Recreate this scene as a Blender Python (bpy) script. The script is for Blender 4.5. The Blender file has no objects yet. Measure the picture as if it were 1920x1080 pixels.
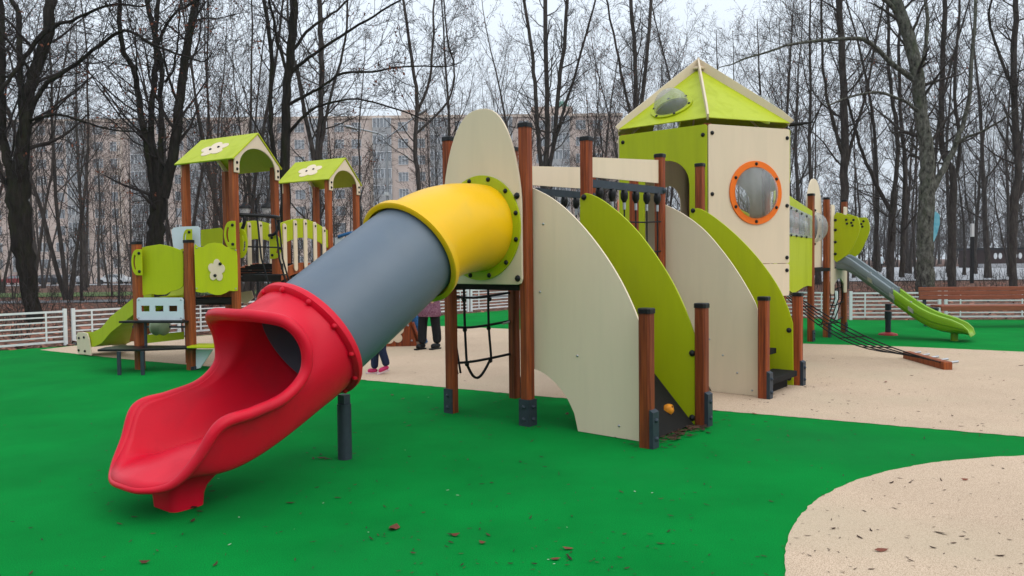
import bpy, bmesh, math, random
import numpy as np
from mathutils import Vector, Matrix
from mathutils.geometry import tessellate_polygon

S = bpy.context.scene
COL = S.collection
random.seed(7)

# ------------------------------------------------------------------ camera, sky, sun, exposure
F, H, TH, RO = 1400.0, 1.45, math.atan(50/1400.0), 0.011
fw = Vector((0, math.cos(TH), -math.sin(TH)))
u0 = Vector((0, math.sin(TH), math.cos(TH)))
r0 = Vector((1, 0, 0))
UP = u0*math.cos(RO) + r0*math.sin(RO)
RT = r0*math.cos(RO) - u0*math.sin(RO)
CAM = Vector((0, 0, H))
cam_d = bpy.data.cameras.new('camera')
cam_d.lens = 36*F/1920
cam_d.sensor_width = 36
cam_d.clip_start = 0.05
cam_d.clip_end = 2000
cam = bpy.data.objects.new('camera', cam_d)
COL.objects.link(cam)
cam.matrix_world = Matrix(((RT.x, UP.x, -fw.x, 0), (RT.y, UP.y, -fw.y, 0), (RT.z, UP.z, -fw.z, H), (0, 0, 0, 1)))
S.camera = cam

SUN_EL, SUN_AZ = 48, 125      # a veiled sun, high to the right
w = bpy.data.worlds.new('World')
S.world = w
w.use_nodes = True
nt = w.node_tree
bg = nt.nodes['Background']
sky = nt.nodes.new('ShaderNodeTexSky')
sky.sky_type = 'NISHITA'
sky.sun_disc = False
sky.sun_elevation = math.radians(SUN_EL)
sky.sun_rotation = math.radians(SUN_AZ)
sky.dust_density = 4.0
sky.air_density = 1.0
hs = nt.nodes.new('ShaderNodeHueSaturation')
hs.inputs['Saturation'].default_value = 0.35
nt.links.new(sky.outputs[0], hs.inputs['Color'])
mixw = nt.nodes.new('ShaderNodeMix')      # an even layer of cloud over the clear sky
mixw.data_type = 'RGBA'
mixw.inputs[0].default_value = 0.82
mixw.inputs[7].default_value = (6.45, 7.15, 7.95, 1)
nt.links.new(hs.outputs[0], mixw.inputs[6])
tcw = nt.nodes.new('ShaderNodeTexCoord')     # an overcast sky is brightest overhead
sxyz = nt.nodes.new('ShaderNodeSeparateXYZ')
nt.links.new(tcw.outputs['Generated'], sxyz.inputs[0])
cl = nt.nodes.new('ShaderNodeMapRange')
cl.inputs[1].default_value = 0.0; cl.inputs[2].default_value = 1.0
cl.inputs[3].default_value = 0.84; cl.inputs[4].default_value = 1.75
nt.links.new(sxyz.outputs[2], cl.inputs[0])
mul = nt.nodes.new('ShaderNodeVectorMath'); mul.operation = 'SCALE'
nt.links.new(mixw.outputs[2], mul.inputs[0])
nt.links.new(cl.outputs[0], mul.inputs['Scale'])
nt.links.new(mul.outputs[0], bg.inputs['Color'])
bg.inputs['Strength'].default_value = 0.11

sun_d = bpy.data.lights.new('sun', 'SUN')
sun_d.energy = 0.7
sun_d.angle = math.radians(60)
sun_d.color = (1.0, 0.96, 0.9)
sun = bpy.data.objects.new('sun', sun_d)
COL.objects.link(sun)
az = math.radians(SUN_AZ)
sdir = Vector((math.sin(az)*math.cos(math.radians(SUN_EL)), math.cos(az)*math.cos(math.radians(SUN_EL)), math.sin(math.radians(SUN_EL))))
sun.rotation_euler = (-sdir).to_track_quat('-Z', 'Y').to_euler()
sun.location = sdir*60
S.view_settings.view_transform = 'Standard'
S.view_settings.look = 'None'
S.view_settings.gamma = 1
S.view_settings.use_curve_mapping = False
S.view_settings.exposure = 0.36
S.render.engine = 'CYCLES'
S.cycles.use_denoising = True
S.cycles.max_bounces = 6
S.cycles.transparent_max_bounces = 16
S.cycles.volume_bounces = 1

# ------------------------------------------------------------------ pixel helpers (1920x1080 photograph)
def ray(x, y): return fw + RT*((x-960)/F) - UP*((y-540)/F)
def gnd(x, y, z=0.0):
    d = ray(x, y); t = (z-H)/d.z
    return CAM + d*t
def atY(x, y, Y):
    d = ray(x, y); return CAM + d*(Y/d.y)
def onpl(x, y, o, n):
    d = ray(x, y); return CAM + d*((o-CAM).dot(n)/d.dot(n))
def V(*a): return Vector(a)
def V3(p, z=0.0): return Vector((p[0], p[1], z))

E1 = Vector((0.772, -0.636, 0)).normalized()
E2 = Vector((0.636, 0.772, 0)).normalized()
Z = Vector((0, 0, 1))

# ------------------------------------------------------------------ materials
MATS = {}
def mat(name, col, rough=0.5, var=0.0, scale=6.0, col2=None, stretch=(1, 1, 1), bump=0.0, bscale=60.0, bdist=0.01,
        metal=0.0, spec=0.2, speck=None, speck_scale=300, speck_amt=0.3, alpha=1.0, trans=0.0, coat=0.0, detail=5.0, island=0.0, dirt=None, objrand=0.0):
    m = bpy.data.materials.new(name)
    m.use_nodes = True
    t = m.node_tree
    b = t.nodes['Principled BSDF']
    b.inputs['Roughness'].default_value = rough
    b.inputs['Metallic'].default_value = metal
    b.inputs['Specular IOR Level'].default_value = spec
    b.inputs['Alpha'].default_value = alpha
    b.inputs['Transmission Weight'].default_value = trans
    b.inputs['Coat Weight'].default_value = coat
    c = (*col, 1)
    b.inputs['Base Color'].default_value = c
    tc = t.nodes.new('ShaderNodeTexCoord')
    mp = t.nodes.new('ShaderNodeMapping')
    mp.inputs['Scale'].default_value = stretch
    t.links.new(tc.outputs['Object'], mp.inputs['Vector'])
    out = None
    if var > 0 or col2:
        n = t.nodes.new('ShaderNodeTexNoise')
        n.inputs['Scale'].default_value = scale
        n.inputs['Detail'].default_value = detail
        n.inputs['Roughness'].default_value = 0.62
        t.links.new(mp.outputs[0], n.inputs['Vector'])
        r = t.nodes.new('ShaderNodeValToRGB')
        c2 = col2 if col2 else tuple(x*(1-var) for x in col)
        r.color_ramp.elements[0].position = 0.32
        r.color_ramp.elements[1].position = 0.68
        r.color_ramp.elements[0].color = (*c2, 1)
        r.color_ramp.elements[1].color = c
        t.links.new(n.outputs['Fac'], r.inputs['Fac'])
        out = r.outputs['Color']
    if speck:
        n = t.nodes.new('ShaderNodeTexNoise')
        n.inputs['Scale'].default_value = speck_scale
        n.inputs['Detail'].default_value = 1.0
        t.links.new(tc.outputs['Object'], n.inputs['Vector'])
        r = t.nodes.new('ShaderNodeValToRGB')
        r.color_ramp.elements[0].position = 0.42
        r.color_ramp.elements[1].position = 0.66
        r.color_ramp.elements[0].color = (0, 0, 0, 1)
        r.color_ramp.elements[1].color = (speck_amt,)*3 + (1,)
        t.links.new(n.outputs['Fac'], r.inputs['Fac'])
        mx = t.nodes.new('ShaderNodeMix'); mx.data_type = 'RGBA'
        t.links.new(r.outputs['Color'], mx.inputs[0])
        if out: t.links.new(out, mx.inputs[6])
        else: mx.inputs[6].default_value = c
        mx.inputs[7].default_value = (*speck, 1)
        out = mx.outputs[2]
    if dirt:                                  # broad stains with a shape of their own
        n = t.nodes.new('ShaderNodeTexNoise')
        n.inputs['Scale'].default_value = dirt[1]
        n.inputs['Detail'].default_value = 6
        n.inputs['Distortion'].default_value = 0.6
        mp2 = t.nodes.new('ShaderNodeMapping')
        mp2.inputs['Scale'].default_value = dirt[3]
        t.links.new(tc.outputs['Object'], mp2.inputs['Vector'])
        t.links.new(mp2.outputs[0], n.inputs['Vector'])
        r = t.nodes.new('ShaderNodeValToRGB')
        r.color_ramp.elements[0].position = 0.5
        r.color_ramp.elements[1].position = 0.78
        r.color_ramp.elements[0].color = (0, 0, 0, 1)
        r.color_ramp.elements[1].color = (dirt[2],)*3 + (1,)
        t.links.new(n.outputs['Fac'], r.inputs['Fac'])
        mx = t.nodes.new('ShaderNodeMix'); mx.data_type = 'RGBA'
        t.links.new(r.outputs['Color'], mx.inputs[0])
        if out: t.links.new(out, mx.inputs[6])
        else: mx.inputs[6].default_value = c
        mx.inputs[7].default_value = (*dirt[0], 1)
        out = mx.outputs[2]
        ad = t.nodes.new('ShaderNodeMath'); ad.operation = 'MULTIPLY_ADD'
        ad.inputs[1].default_value = 0.35; ad.inputs[2].default_value = rough
        t.links.new(r.outputs['Color'], ad.inputs[0])
        t.links.new(ad.outputs[0], b.inputs['Roughness'])
    if island > 0:
        g = t.nodes.new('ShaderNodeNewGeometry')
        hv = t.nodes.new('ShaderNodeHueSaturation')
        mr = t.nodes.new('ShaderNodeMapRange')
        mr.inputs[3].default_value = 1-island; mr.inputs[4].default_value = 1+island
        t.links.new(g.outputs['Random Per Island'], mr.inputs[0])
        t.links.new(mr.outputs[0], hv.inputs['Value'])
        if out: t.links.new(out, hv.inputs['Color'])
        else: hv.inputs['Color'].default_value = c
        out = hv.outputs[0]
    if objrand > 0:                           # no two posts or boards weather alike
        oi = t.nodes.new('ShaderNodeObjectInfo')
        hv = t.nodes.new('ShaderNodeHueSaturation')
        mr = t.nodes.new('ShaderNodeMapRange')
        mr.inputs[3].default_value = 1-objrand; mr.inputs[4].default_value = 1+objrand
        t.links.new(oi.outputs['Random'], mr.inputs[0])
        t.links.new(mr.outputs[0], hv.inputs['Value'])
        if out: t.links.new(out, hv.inputs['Color'])
        else: hv.inputs['Color'].default_value = c
        out = hv.outputs[0]
    if out: t.links.new(out, b.inputs['Base Color'])
    if bump > 0:
        n = t.nodes.new('ShaderNodeTexNoise')
        n.inputs['Scale'].default_value = bscale
        n.inputs['Detail'].default_value = 4
        t.links.new(mp.outputs[0], n.inputs['Vector'])
        bp = t.nodes.new('ShaderNodeBump')
        bp.inputs['Strength'].default_value = bump
        bp.inputs['Distance'].default_value = bdist
        t.links.new(n.outputs['Fac'], bp.inputs['Height'])
        t.links.new(bp.outputs[0], b.inputs['Normal'])
    MATS[name] = m
    return m

GREYDIRT = (0.16, 0.15, 0.11)
M = dict(
    rubber=mat('rubber_green', (0.001, 0.232, 0.035), 0.95, 0.3, 1.1, bump=0.35, bscale=240, bdist=0.003, speck=(0.001, 0.10, 0.016), speck_scale=165, speck_amt=0.62, spec=0.04,
               dirt=((0.006, 0.125, 0.028), 0.55, 0.75, (1, 1, 1))),
    beige=mat('rubber_beige', (0.61, 0.462, 0.335), 0.9, 0.14, 0.9, bump=0.35, bscale=240, bdist=0.003, speck=(0.28, 0.19, 0.12), speck_scale=190, speck_amt=0.8, spec=0.08,
              dirt=((0.44, 0.36, 0.25), 0.8, 0.75, (1, 1, 1))),
    litter=mat('leaf_litter', (0.125, 0.056, 0.038), 0.95, 0, 2.2, col2=(0.055, 0.028, 0.020), bump=1, bscale=14, bdist=0.05, speck=(0.15, 0.085, 0.055), speck_scale=22, speck_amt=0.8),
    lawn=mat('lawn_green', (0.11, 0.16, 0.05), 0.95, 0.4, 1.2, bump=1, bscale=30, bdist=0.04),
    asphalt=mat('pale_asphalt', (0.34, 0.34, 0.35), 0.6, 0.15, 0.5),
    road=mat('road_asphalt', (0.12, 0.12, 0.125), 0.7, 0.2, 0.5),
    cream=mat('cream_board', (0.69, 0.56, 0.405), 0.5, 0.03, 2.5, stretch=(9, 9, 0.8), bump=0.12, bscale=55, bdist=0.002, spec=0.22,
              dirt=((0.50, 0.43, 0.31), 1.2, 0.28, (4, 4, 0.5)), objrand=0.05),
    lime=mat('lime_board', (0.40, 0.455, 0.003), 0.45, 0.06, 2.5, stretch=(9, 9, 0.8), bump=0.0, bscale=55, bdist=0.002, spec=0.22,
             dirt=((0.25, 0.29, 0.012), 1.4, 0.4, (4, 4, 0.5)), objrand=0.06),
    wood=mat('red_brown_timber', (0.33, 0.072, 0.018), 0.5, 0, 5.5, col2=(0.10, 0.018, 0.007), stretch=(11, 11, 0.35), bump=0.4, bscale=8, bdist=0.004, detail=8, objrand=0.22, dirt=((0.055, 0.014, 0.008), 3.0, 0.7, (6, 6, 0.5))),
    wood2=mat('orange_brown_timber', (0.38, 0.095, 0.022), 0.5, 0, 5.5, col2=(0.15, 0.032, 0.010), stretch=(11, 11, 0.35), bump=0.4, bscale=8, bdist=0.004, detail=8, objrand=0.2, dirt=((0.09, 0.022, 0.010), 3.0, 0.7, (6, 6, 0.5))),
    black=mat('black_plastic', (0.010, 0.010, 0.011), 0.38, 0.3, 20),
    steel=mat('dark_blue_steel', (0.038, 0.05, 0.065), 0.45, 0.25, 14, metal=0.2),
    galv=mat('galvanised_steel', (0.42, 0.43, 0.44), 0.35, 0.2, 30, metal=0.8),
    deck=mat('black_deck_board', (0.009, 0.0075, 0.0065), 0.8, 0.4, 25, bump=0.4, bscale=120, bdist=0.003),
    grey=mat('grey_moulded_plastic', (0.098, 0.128, 0.165), 0.40, 0.10, 1.8, bump=0.08, bscale=9, bdist=0.006, spec=0.4,
             dirt=((0.14, 0.16, 0.175), 3.0, 0.35, (1, 1, 1))),
    yellow=mat('yellow_moulded_plastic', (0.78, 0.44, 0.002), 0.36, 0.06, 2.2, spec=0.25, bump=0.05, bscale=10, bdist=0.006,
               dirt=((0.62, 0.40, 0.05), 3.5, 0.4, (1, 1, 1))),
    red=mat('red_moulded_plastic', (0.62, 0.002, 0.022), 0.38, 0.10, 3, spec=0.2, bump=0.10, bscale=90, bdist=0.002,
            dirt=((0.38, 0.012, 0.025), 4, 0.6, (1, 1, 1)), speck=(0.56, 0.02, 0.03), speck_scale=200, speck_amt=0.25),
    palegrey=mat('pale_grey_plastic', (0.19, 0.225, 0.24), 0.4, 0.15, 3),
    moss=mat('leaf_green_plastic', (0.20, 0.36, 0.012), 0.33, 0.15, 3),
    hold=mat('yellow_orange_resin', (0.75, 0.27, 0.02), 0.5, 0.3, 20),
    orange=mat('orange_plastic', (0.80, 0.16, 0.012), 0.4, 0.06, 4),
    white=mat('white_painted_metal', (0.66, 0.68, 0.68), 0.45, 0.10, 8),
    paleblue=mat('pale_blue_board', (0.55, 0.62, 0.66), 0.45, 0.06, 4),
    clear=mat('scratched_clear_plastic', (0.50, 0.52, 0.52), 0.14, 0.45, 3.5, stretch=(3, 3, 0.8), alpha=0.40, spec=0.5),
    rope=mat('black_rope', (0.018, 0.018, 0.02), 0.85, 0.4, 90),
    ropetie=mat('pale_rope_tie', (0.42, 0.42, 0.40), 0.6, 0.2, 60),
    bark=mat('dark_wet_bark', (0.030, 0.025, 0.021), 0.9, 0, 3.2, spec=0.05, col2=(0.010, 0.008, 0.007), stretch=(3, 3, 0.7), bump=1.0, bscale=9, bdist=0.05, detail=8,
             dirt=((0.034, 0.040, 0.014), 1.6, 0.6, (2, 2, 0.7))),
    barkpale=mat('lichen_grey_bark', (0.17, 0.165, 0.135), 0.9, 0, 4.2, col2=(0.014, 0.012, 0.010), spec=0.05, stretch=(2.2, 2.2, 1.1), bump=1.0, bscale=8, bdist=0.05, detail=8,
             dirt=((0.07, 0.085, 0.045), 1.7, 0.7, (2, 2, 0.9))),
    slimbark=mat('grey_brown_bark', (0.078, 0.065, 0.057), 0.9, 0, 3.2, spec=0.05, col2=(0.032, 0.026, 0.023), stretch=(3, 3, 0.7), bump=1.0, bscale=9, bdist=0.04),
    twig=mat('bare_twig_bark', (0.032, 0.025, 0.023), 0.9, 0.4, 3),
    deadleaf=mat('rusty_dead_leaf', (0.17, 0.055, 0.03), 0.8, island=0.5),
    leaf=mat('brown_fallen_leaf', (0.040, 0.018, 0.010), 0.75, island=0.6),
    brick=mat('pinkish_brick', (0.58, 0.47, 0.41), 0.9, 0.12, 0.3, speck=(0.50, 0.39, 0.33), speck_scale=3, speck_amt=0.4),  # brick paled: part of the far haze is put into this colour
    bandy=mat('pale_brick_band', (0.58, 0.47, 0.39), 0.9, 0.12, 0.5),
    glass=mat('window_glass', (0.25, 0.27, 0.29), 0.2, 0.3, 0.5, spec=0.5),
    frame=mat('white_window_frame', (0.66, 0.67, 0.68), 0.5),
    loggia=mat('grey_loggia_panel', (0.36, 0.36, 0.36), 0.6, 0.3, 0.4),
    copper=mat('green_copper', (0.12, 0.24, 0.19), 0.6, 0.2, 1),
    bench=mat('orange_bench_slats', (0.28, 0.085, 0.045), 0.5, 0.3, 6, stretch=(0.6, 8, 8)),
    denim=mat('dark_denim', (0.018, 0.024, 0.06), 0.9, 0.3, 60),
    blackcloth=mat('black_cloth', (0.012, 0.012, 0.014), 0.9, 0.3, 40),
    plum=mat('plum_patterned_coat', (0.13, 0.035, 0.075), 0.85, 0, 38, col2=(0.30, 0.16, 0.22)),
    pink=mat('pink_trainer', (0.52, 0.03, 0.12), 0.5, 0.2, 30),
    sole=mat('pale_sole', (0.55, 0.42, 0.42), 0.6),
    skin=mat('skin', (0.55, 0.33, 0.25), 0.5),
    hair=mat('brown_hair', (0.05, 0.03, 0.02), 0.6, 0.3, 60),
    teal=mat('teal_flag_cloth', (0.05, 0.32, 0.42), 0.7, 0, 2.0, col2=(0.25, 0.55, 0.62)),
    blue=mat('blue_quilted_plastic', (0.02, 0.12, 0.30), 0.4, 0.5, 40),
    kiosk=mat('dark_brown_cladding', (0.045, 0.024, 0.022), 0.8, 0.2, 2),
    tyre=mat('tyre_rubber', (0.02, 0.02, 0.02), 0.9),
    lampglass=mat('frosted_lamp_glass', (0.6, 0.6, 0.58), 0.4),
)
def car_paint(n, c): return mat(n, c, 0.3, coat=0.5)

# ------------------------------------------------------------------ object helpers
WL = {}
def thing(name, label, cat, loc=(0, 0, 0), group=None):
    o = bpy.data.objects.new(name, None)
    o.empty_display_size = 0.2
    COL.objects.link(o)
    o.location = loc
    WL[o.name] = Vector(loc)
    o['label'] = label; o['category'] = cat
    if group: o['group'] = group
    return o
def tag(o, label=None, cat=None, group=None, kind=None):
    if label: o['label'] = label
    if cat: o['category'] = cat
    if group: o['group'] = group
    if kind: o['kind'] = kind
    return o
def wl(o): return WL.get(o.name, Vector((0, 0, 0)))

class MB:
    def __init__(s): s.v = []; s.f = []
    def add(s, vs, fs):
        k = len(s.v)
        s.v.extend([tuple(p) for p in vs]); s.f.extend([tuple(i+k for i in f) for f in fs])
        return s
    def box(s, c, x, y, z):          # centre and three half-axis vectors
        c = Vector(c)
        vs = [c+x*a+y*b+z*d for a in (-1, 1) for b in (-1, 1) for d in (-1, 1)]
        return s.add(vs, [(0, 1, 3, 2), (4, 6, 7, 5), (0, 4, 5, 1), (2, 3, 7, 6), (0, 2, 6, 4), (1, 5, 7, 3)])
    def abox(s, lo, hi):
        lo, hi = Vector(lo), Vector(hi); c = (lo+hi)/2; h = (hi-lo)/2
        return s.box(c, V(h.x, 0, 0), V(0, h.y, 0), V(0, 0, h.z))
    def cyl(s, a, b, r, r2=None, n=12, caps=True):
        return s.tube([a, b], [r, r if r2 is None else r2], n, caps)
    def tube(s, pts, rad, n=8, caps=True, closed=False):
        pts = [Vector(p) for p in pts]
        if not isinstance(rad, (list, tuple)): rad = [rad]*len(pts)
        m = len(pts); vs = []; fs = []
        ref = None
        for i, p in enumerate(pts):
            if closed: d = (pts[(i+1) % m]-pts[i-1]).normalized()
            else: d = (pts[min(i+1, m-1)]-pts[max(i-1, 0)]).normalized()
            if ref is None:
                ref = V(0, 0, 1) if abs(d.z) < 0.9 else V(1, 0, 0)
            a = (ref - d*ref.dot(d))
            if a.length < 1e-5: a = d.orthogonal()
            a.normalize(); ref = a
            b = d.cross(a)
            for j in range(n):
                t = 2*math.pi*(j+0.5)/n
                vs.append(p+(a*math.cos(t)+b*math.sin(t))*rad[i])
        for i in range(m if closed else m-1):
            i2 = (i+1) % m
            for j in range(n):
                fs.append((i*n+j, i*n+(j+1) % n, i2*n+(j+1) % n, i2*n+j))
        if caps and not closed:
            fs.append(tuple(range(n-1, -1, -1))); fs.append(tuple((m-1)*n+j for j in range(n)))
        return s.add(vs, fs)
    def grid(s, rows, closed_v=False):
        n = len(rows[0]); k = len(s.v)
        for r in rows: s.v.extend([tuple(p) for p in r])
        for i in range(len(rows)-1):
            for j in range(n if closed_v else n-1):
                j2 = (j+1) % n
                s.f.append((k+i*n+j, k+i*n+j2, k+(i+1)*n+j2, k+(i+1)*n+j))
        return s
    def lathe(s, prof, o, ax, n=24, up=None):      # prof: (radius, height along ax)
        o = Vector(o); ax = Vector(ax).normalized()
        a = ax.orthogonal().normalized() if up is None else up
        b = ax.cross(a)
        rows = [[o+ax*h+(a*math.cos(2*math.pi*j/n)+b*math.sin(2*math.pi*j/n))*max(r, 1e-4) for j in range(n)] for r, h in prof]
        return s.grid(rows, True)
    def dome(s, o, ax, r, h, n=20, m=7):
        return s.lathe([(r*math.cos(math.pi/2*i/m), h*math.sin(math.pi/2*i/m)) for i in range(m+1)], o, ax, n)
    def prism(s, outline, o, dx, dy, t, holes=()):   # outline (a,b) -> o+dx*a+dy*b, thickness t centred along dx x dy
        nz = dx.cross(dy).normalized()
        loops = [list(outline)]+[list(h) for h in holes]
        tri = tessellate_polygon([[Vector((a, b, 0)) for a, b in L] for L in loops])
        flat = [p for L in loops for p in L]
        N = len(flat)
        vs = [o+dx*a+dy*b+nz*(t/2) for a, b in flat]+[o+dx*a+dy*b-nz*(t/2) for a, b in flat]
        fs = []
        for a, b, c in tri:
            pa, pb, pc = flat[a], flat[b], flat[c]
            ar = (pb[0]-pa[0])*(pc[1]-pa[1])-(pb[1]-pa[1])*(pc[0]-pa[0])
            if ar < 0: b, c = c, b
            fs.append((a, b, c)); fs.append((a+N, c+N, b+N))
        k = 0
        for li, L in enumerate(loops):
            n = len(L)
            area = sum(L[i][0]*L[(i+1) % n][1]-L[(i+1) % n][0]*L[i][1] for i in range(n))
            ccw = area > 0
            if li > 0: ccw = not ccw
            for i in range(n):
                a, b = k+i, k+(i+1) % n
                fs.append((a, a+N, b+N, b) if ccw else (a, b, b+N, a+N))
            k += n
        return s.add(vs, fs)
    def build(s, name, m, parent=None, smooth=False, bevel=0.0, label=None, seg=2):
        o0 = wl(parent) if parent else Vector((0, 0, 0))
        me = bpy.data.meshes.new(name)
        va = np.array(s.v, dtype=float).reshape(-1, 3) - np.array(o0)
        me.from_pydata(va.tolist(), [], s.f)
        if smooth is True:
            me.polygons.foreach_set('use_smooth', [True]*len(me.polygons))
        elif smooth:
            me.polygons.foreach_set('use_smooth', [True]*len(me.polygons))
            try: me.set_sharp_from_angle(angle=math.radians(smooth))
            except Exception: pass
        me.materials.append(m)
        me.update()
        o = bpy.data.objects.new(name, me)
        COL.objects.link(o)
        WL[o.name] = o0
        if parent: o.parent = parent
        if bevel > 0:
            md = o.modifiers.new('bevel', 'BEVEL')
            md.width = bevel; md.segments = seg; md.limit_method = 'ANGLE'; md.angle_limit = math.radians(50)
        if label: o['label'] = label
        return o

BOLT = {}
def bolt(p, n, parent, r=0.022, m='black'):
    """a domed bolt head of its own, sharing one mesh per size"""
    key = (round(r, 4), m)
    if key not in BOLT:
        mb = MB().lathe([(r*1.25, 0), (r*1.25, r*0.3), (r, r*0.45), (r*0.8, r*0.9), (0, r*1.05)], (0, 0, 0), (0, 0, 1), 8)
        me = bpy.data.meshes.new('bolt'); me.from_pydata(mb.v, [], mb.f)
        me.polygons.foreach_set('use_smooth', [True]*len(me.polygons))
        me.materials.append(M[m]); BOLT[key] = me
    o = bpy.data.objects.new('bolt', BOLT[key])
    COL.objects.link(o)
    o.parent = parent
    o.location = Vector(p)-wl(parent)
    o.rotation_euler = Vector(n).to_track_quat('Z', 'Y').to_euler()
    WL[o.name] = wl(parent)
    return o

def smooth_curve(pts, k=6, closed=False):
    """Catmull-Rom through points (any dimension)"""
    P = [np.array(p, float) for p in pts]; n = len(P); out = []
    rng = range(n) if closed else range(n-1)
    for i in rng:
        if closed: a, b, c, d = P[i-1], P[i], P[(i+1) % n], P[(i+2) % n]
        else: a, b, c, d = P[max(i-1, 0)], P[i], P[i+1], P[min(i+2, n-1)]
        for j in range(k):
            t = j/k
            out.append(0.5*((2*b)+(c-a)*t+(2*a-5*b+4*c-d)*t*t+(3*b-a-3*c+d)*t**3))
    if not closed: out.append(P[-1])
    return out

def rrect(a0, b0, a1, b1, r, n=4):
    out = []
    for cx, cy, s in ((a1-r, b1-r, 0), (a0+r, b1-r, 1), (a0+r, b0+r, 2), (a1-r, b0+r, 3)):
        for i in range(n+1):
            t = math.pi/2*(s+i/n); out.append((cx+r*math.cos(t), cy+r*math.sin(t)))
    return out
def ellipse(cx, cy, rx, ry, n=32): return [(cx+rx*math.cos(2*math.pi*i/n), cy+ry*math.sin(2*math.pi*i/n)) for i in range(n)]
def pxpoly(pts, o, dx, zmin=None):
    """pixels -> (a, z) on the vertical plane through o along dx"""
    n = dx.cross(Z)
    out = []
    for x, y in pts:
        p = onpl(x, y, o, n)
        z = p.z if zmin is None else max(p.z, zmin)
        out.append(((p-o).dot(dx), z-o.z))
    return out

def post(parent, xy, top, bot=0.0, m='wood', ax=E1, wd=0.1, cap=True, foot=None, lean=0.0):
    h = wd/2; c = 0.016
    prof = [(h-c, -h), (h, -h+c), (h, h-c), (h-c, h), (-h+c, h), (-h, h-c), (-h, -h+c), (-h+c, -h)]
    ay = Z.cross(ax)
    base = V3(xy)
    mb = MB()
    rows = [[base+ax*a+ay*b+Z*z for a, b in prof] for z in (bot, top)]
    mb.grid(rows, True)
    k = len(mb.v)-8
    mb.f.append(tuple(range(k, k+8)))
    p = mb.build('post', M[m], parent)
    if cap:
        h2 = h+0.006
        prof2 = [(a*h2/h, b*h2/h) for a, b in prof]
        rows = [[base+ax*a*q+ay*b*q+Z*z for a, b in prof2] for z, q in ((top-0.022, 1), (top+0.012, 1), (top+0.02, 0.9))]
        cb = MB().grid(rows, True)
        cb.f.append(tuple(range(len(cb.v)-8, len(cb.v))))
        cb.build('cap', M['black'], p)
    if foot:                                        # steel shoe: list of directions it covers
        fb = MB()
        for d, hh in foot:
            d = Vector(d); s = Z.cross(d)
            thick = 0.03 if hh > 0.27 else 0.010
            wdt = 0.046 if hh > 0.27 else h+0.004
            ccen = base + d*h
            vs = [ccen+s*aa*wdt+d*bb+Z*0.0 for aa, bb in ((-1, -0.004), (1, -0.004), (1, thick), (-1, thick))]
            vs += [ccen+s*aa*wdt+d*bb+Z*(hh-(0.02 if bb > 0.02 else 0)) for aa, bb in ((-1, -0.004), (1, -0.004), (1, thick), (-1, thick))]
            fb.add(vs, [(0, 1, 5, 4), (1, 2, 6, 5), (2, 3, 7, 6), (3, 0, 4, 7), (4, 5, 6, 7)])
            for zz in (0.25*hh, 0.72*hh):
                fb.dome(ccen+d*thick+Z*zz, d, 0.020, 0.020, 8, 3)
        fb.build('foot_bracket', M['steel'], p)
    return p

def panel(name, parent, outline, o, dx, t, m, holes=(), bevel=0.005, label=None):
    mb = MB().prism(outline, o, dx, Z, t, holes)
    return mb.build(name, M[m], parent, bevel=bevel, label=label)

def gz(x, y):
    """the park falls away gently behind the left half"""
    if y < 32: return 0.0
    k = min(1, max(0, (14-x)/30))
    return -0.016*(y-32)*k

#@@GROUND
# ================================================================== SETTING
def sheet(name, poly, z, m, kind='structure', follow=False):
    tri = tessellate_polygon([[Vector((a, b, 0)) for a, b in poly]])
    vs = [(a, b, z+(gz(a, b) if follow else 0)) for a, b in poly]
    fs = []
    for a, b, c in tri:
        pa, pb, pc = poly[a], poly[b], poly[c]
        if (pb[0]-pa[0])*(pc[1]-pa[1])-(pb[1]-pa[1])*(pc[0]-pa[0]) < 0: b, c = c, b
        fs.append((a, b, c))
    mb = MB().add(vs, fs)
    o = mb.build(name, m)
    o['kind'] = kind
    return o

g = MB()
xs = [-420, -300, -220, -160, -120, -90, -70, -55, -43, -33, -25, -18, -12, -6, 0, 6, 12, 18, 25, 33, 43, 55, 70, 90, 120, 160, 220, 300, 420]
ys = [-60, -30, -10, 0, 10, 20, 28, 32, 36, 42, 50, 60, 72, 86, 100, 120, 140, 160, 200, 260, 330, 420]
g.grid([[(x, y, gz(x, y)-0.012) for x in xs] for y in ys])
tag(g.build('ground', M['litter'], smooth=True), kind='structure')

PLAY = [(-30, -12), (30, -12), (30, 13.8), (19, 15.6), (11.5, 16.9), (8.2, 17.2), (0.2, 22.6), (-6.3, 15.35), (-8.25, 13.4), (-9.1, 12.75), (-12, 9.7), (-18, 4), (-30, -4)]
sheet('rubber_ground', PLAY, 0.0, M['rubber'])
low = [(-8.22, 12.93), (-5.87, 11.44), (-4.05, 10.42), (-1.97, 9.27), (-0.687, 8.52), (0.216, 7.99), (1.927, 7.10), (2.608, 6.74), (4.077, 5.93), (14, 0.6)]
high = [(14, 8.4), (7.7, 11.2), (6.375, 12.0), (4.858, 12.62), (-0.067, 15.96), (-1.574, 16.85), (-4.9, 16.75), (-6.45, 15.05), (-8.0, 13.5)]
def ragged(poly, step=0.05, amp=0.006):
    out = []; n = len(poly); rr = random.Random(3)
    for i in range(n):
        a, b = Vector((*poly[i], 0)), Vector((*poly[(i+1) % n], 0))
        k = max(1, int((b-a).length/step))
        for j in range(k):
            p = a+(b-a)*j/k
            out.append((p.x+rr.gauss(0, amp), p.y+rr.gauss(0, amp)))
    return out
sheet('beige_path', ragged(low+high), 0.004, M['beige'])
sheet('beige_circle', ragged([(3.9+2.77*math.cos(t), 2.6+2.77*math.sin(t)) for t in [2*math.pi*i/120 for i in range(120)]], 0.04, 0.004), 0.004, M['beige'])

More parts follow.
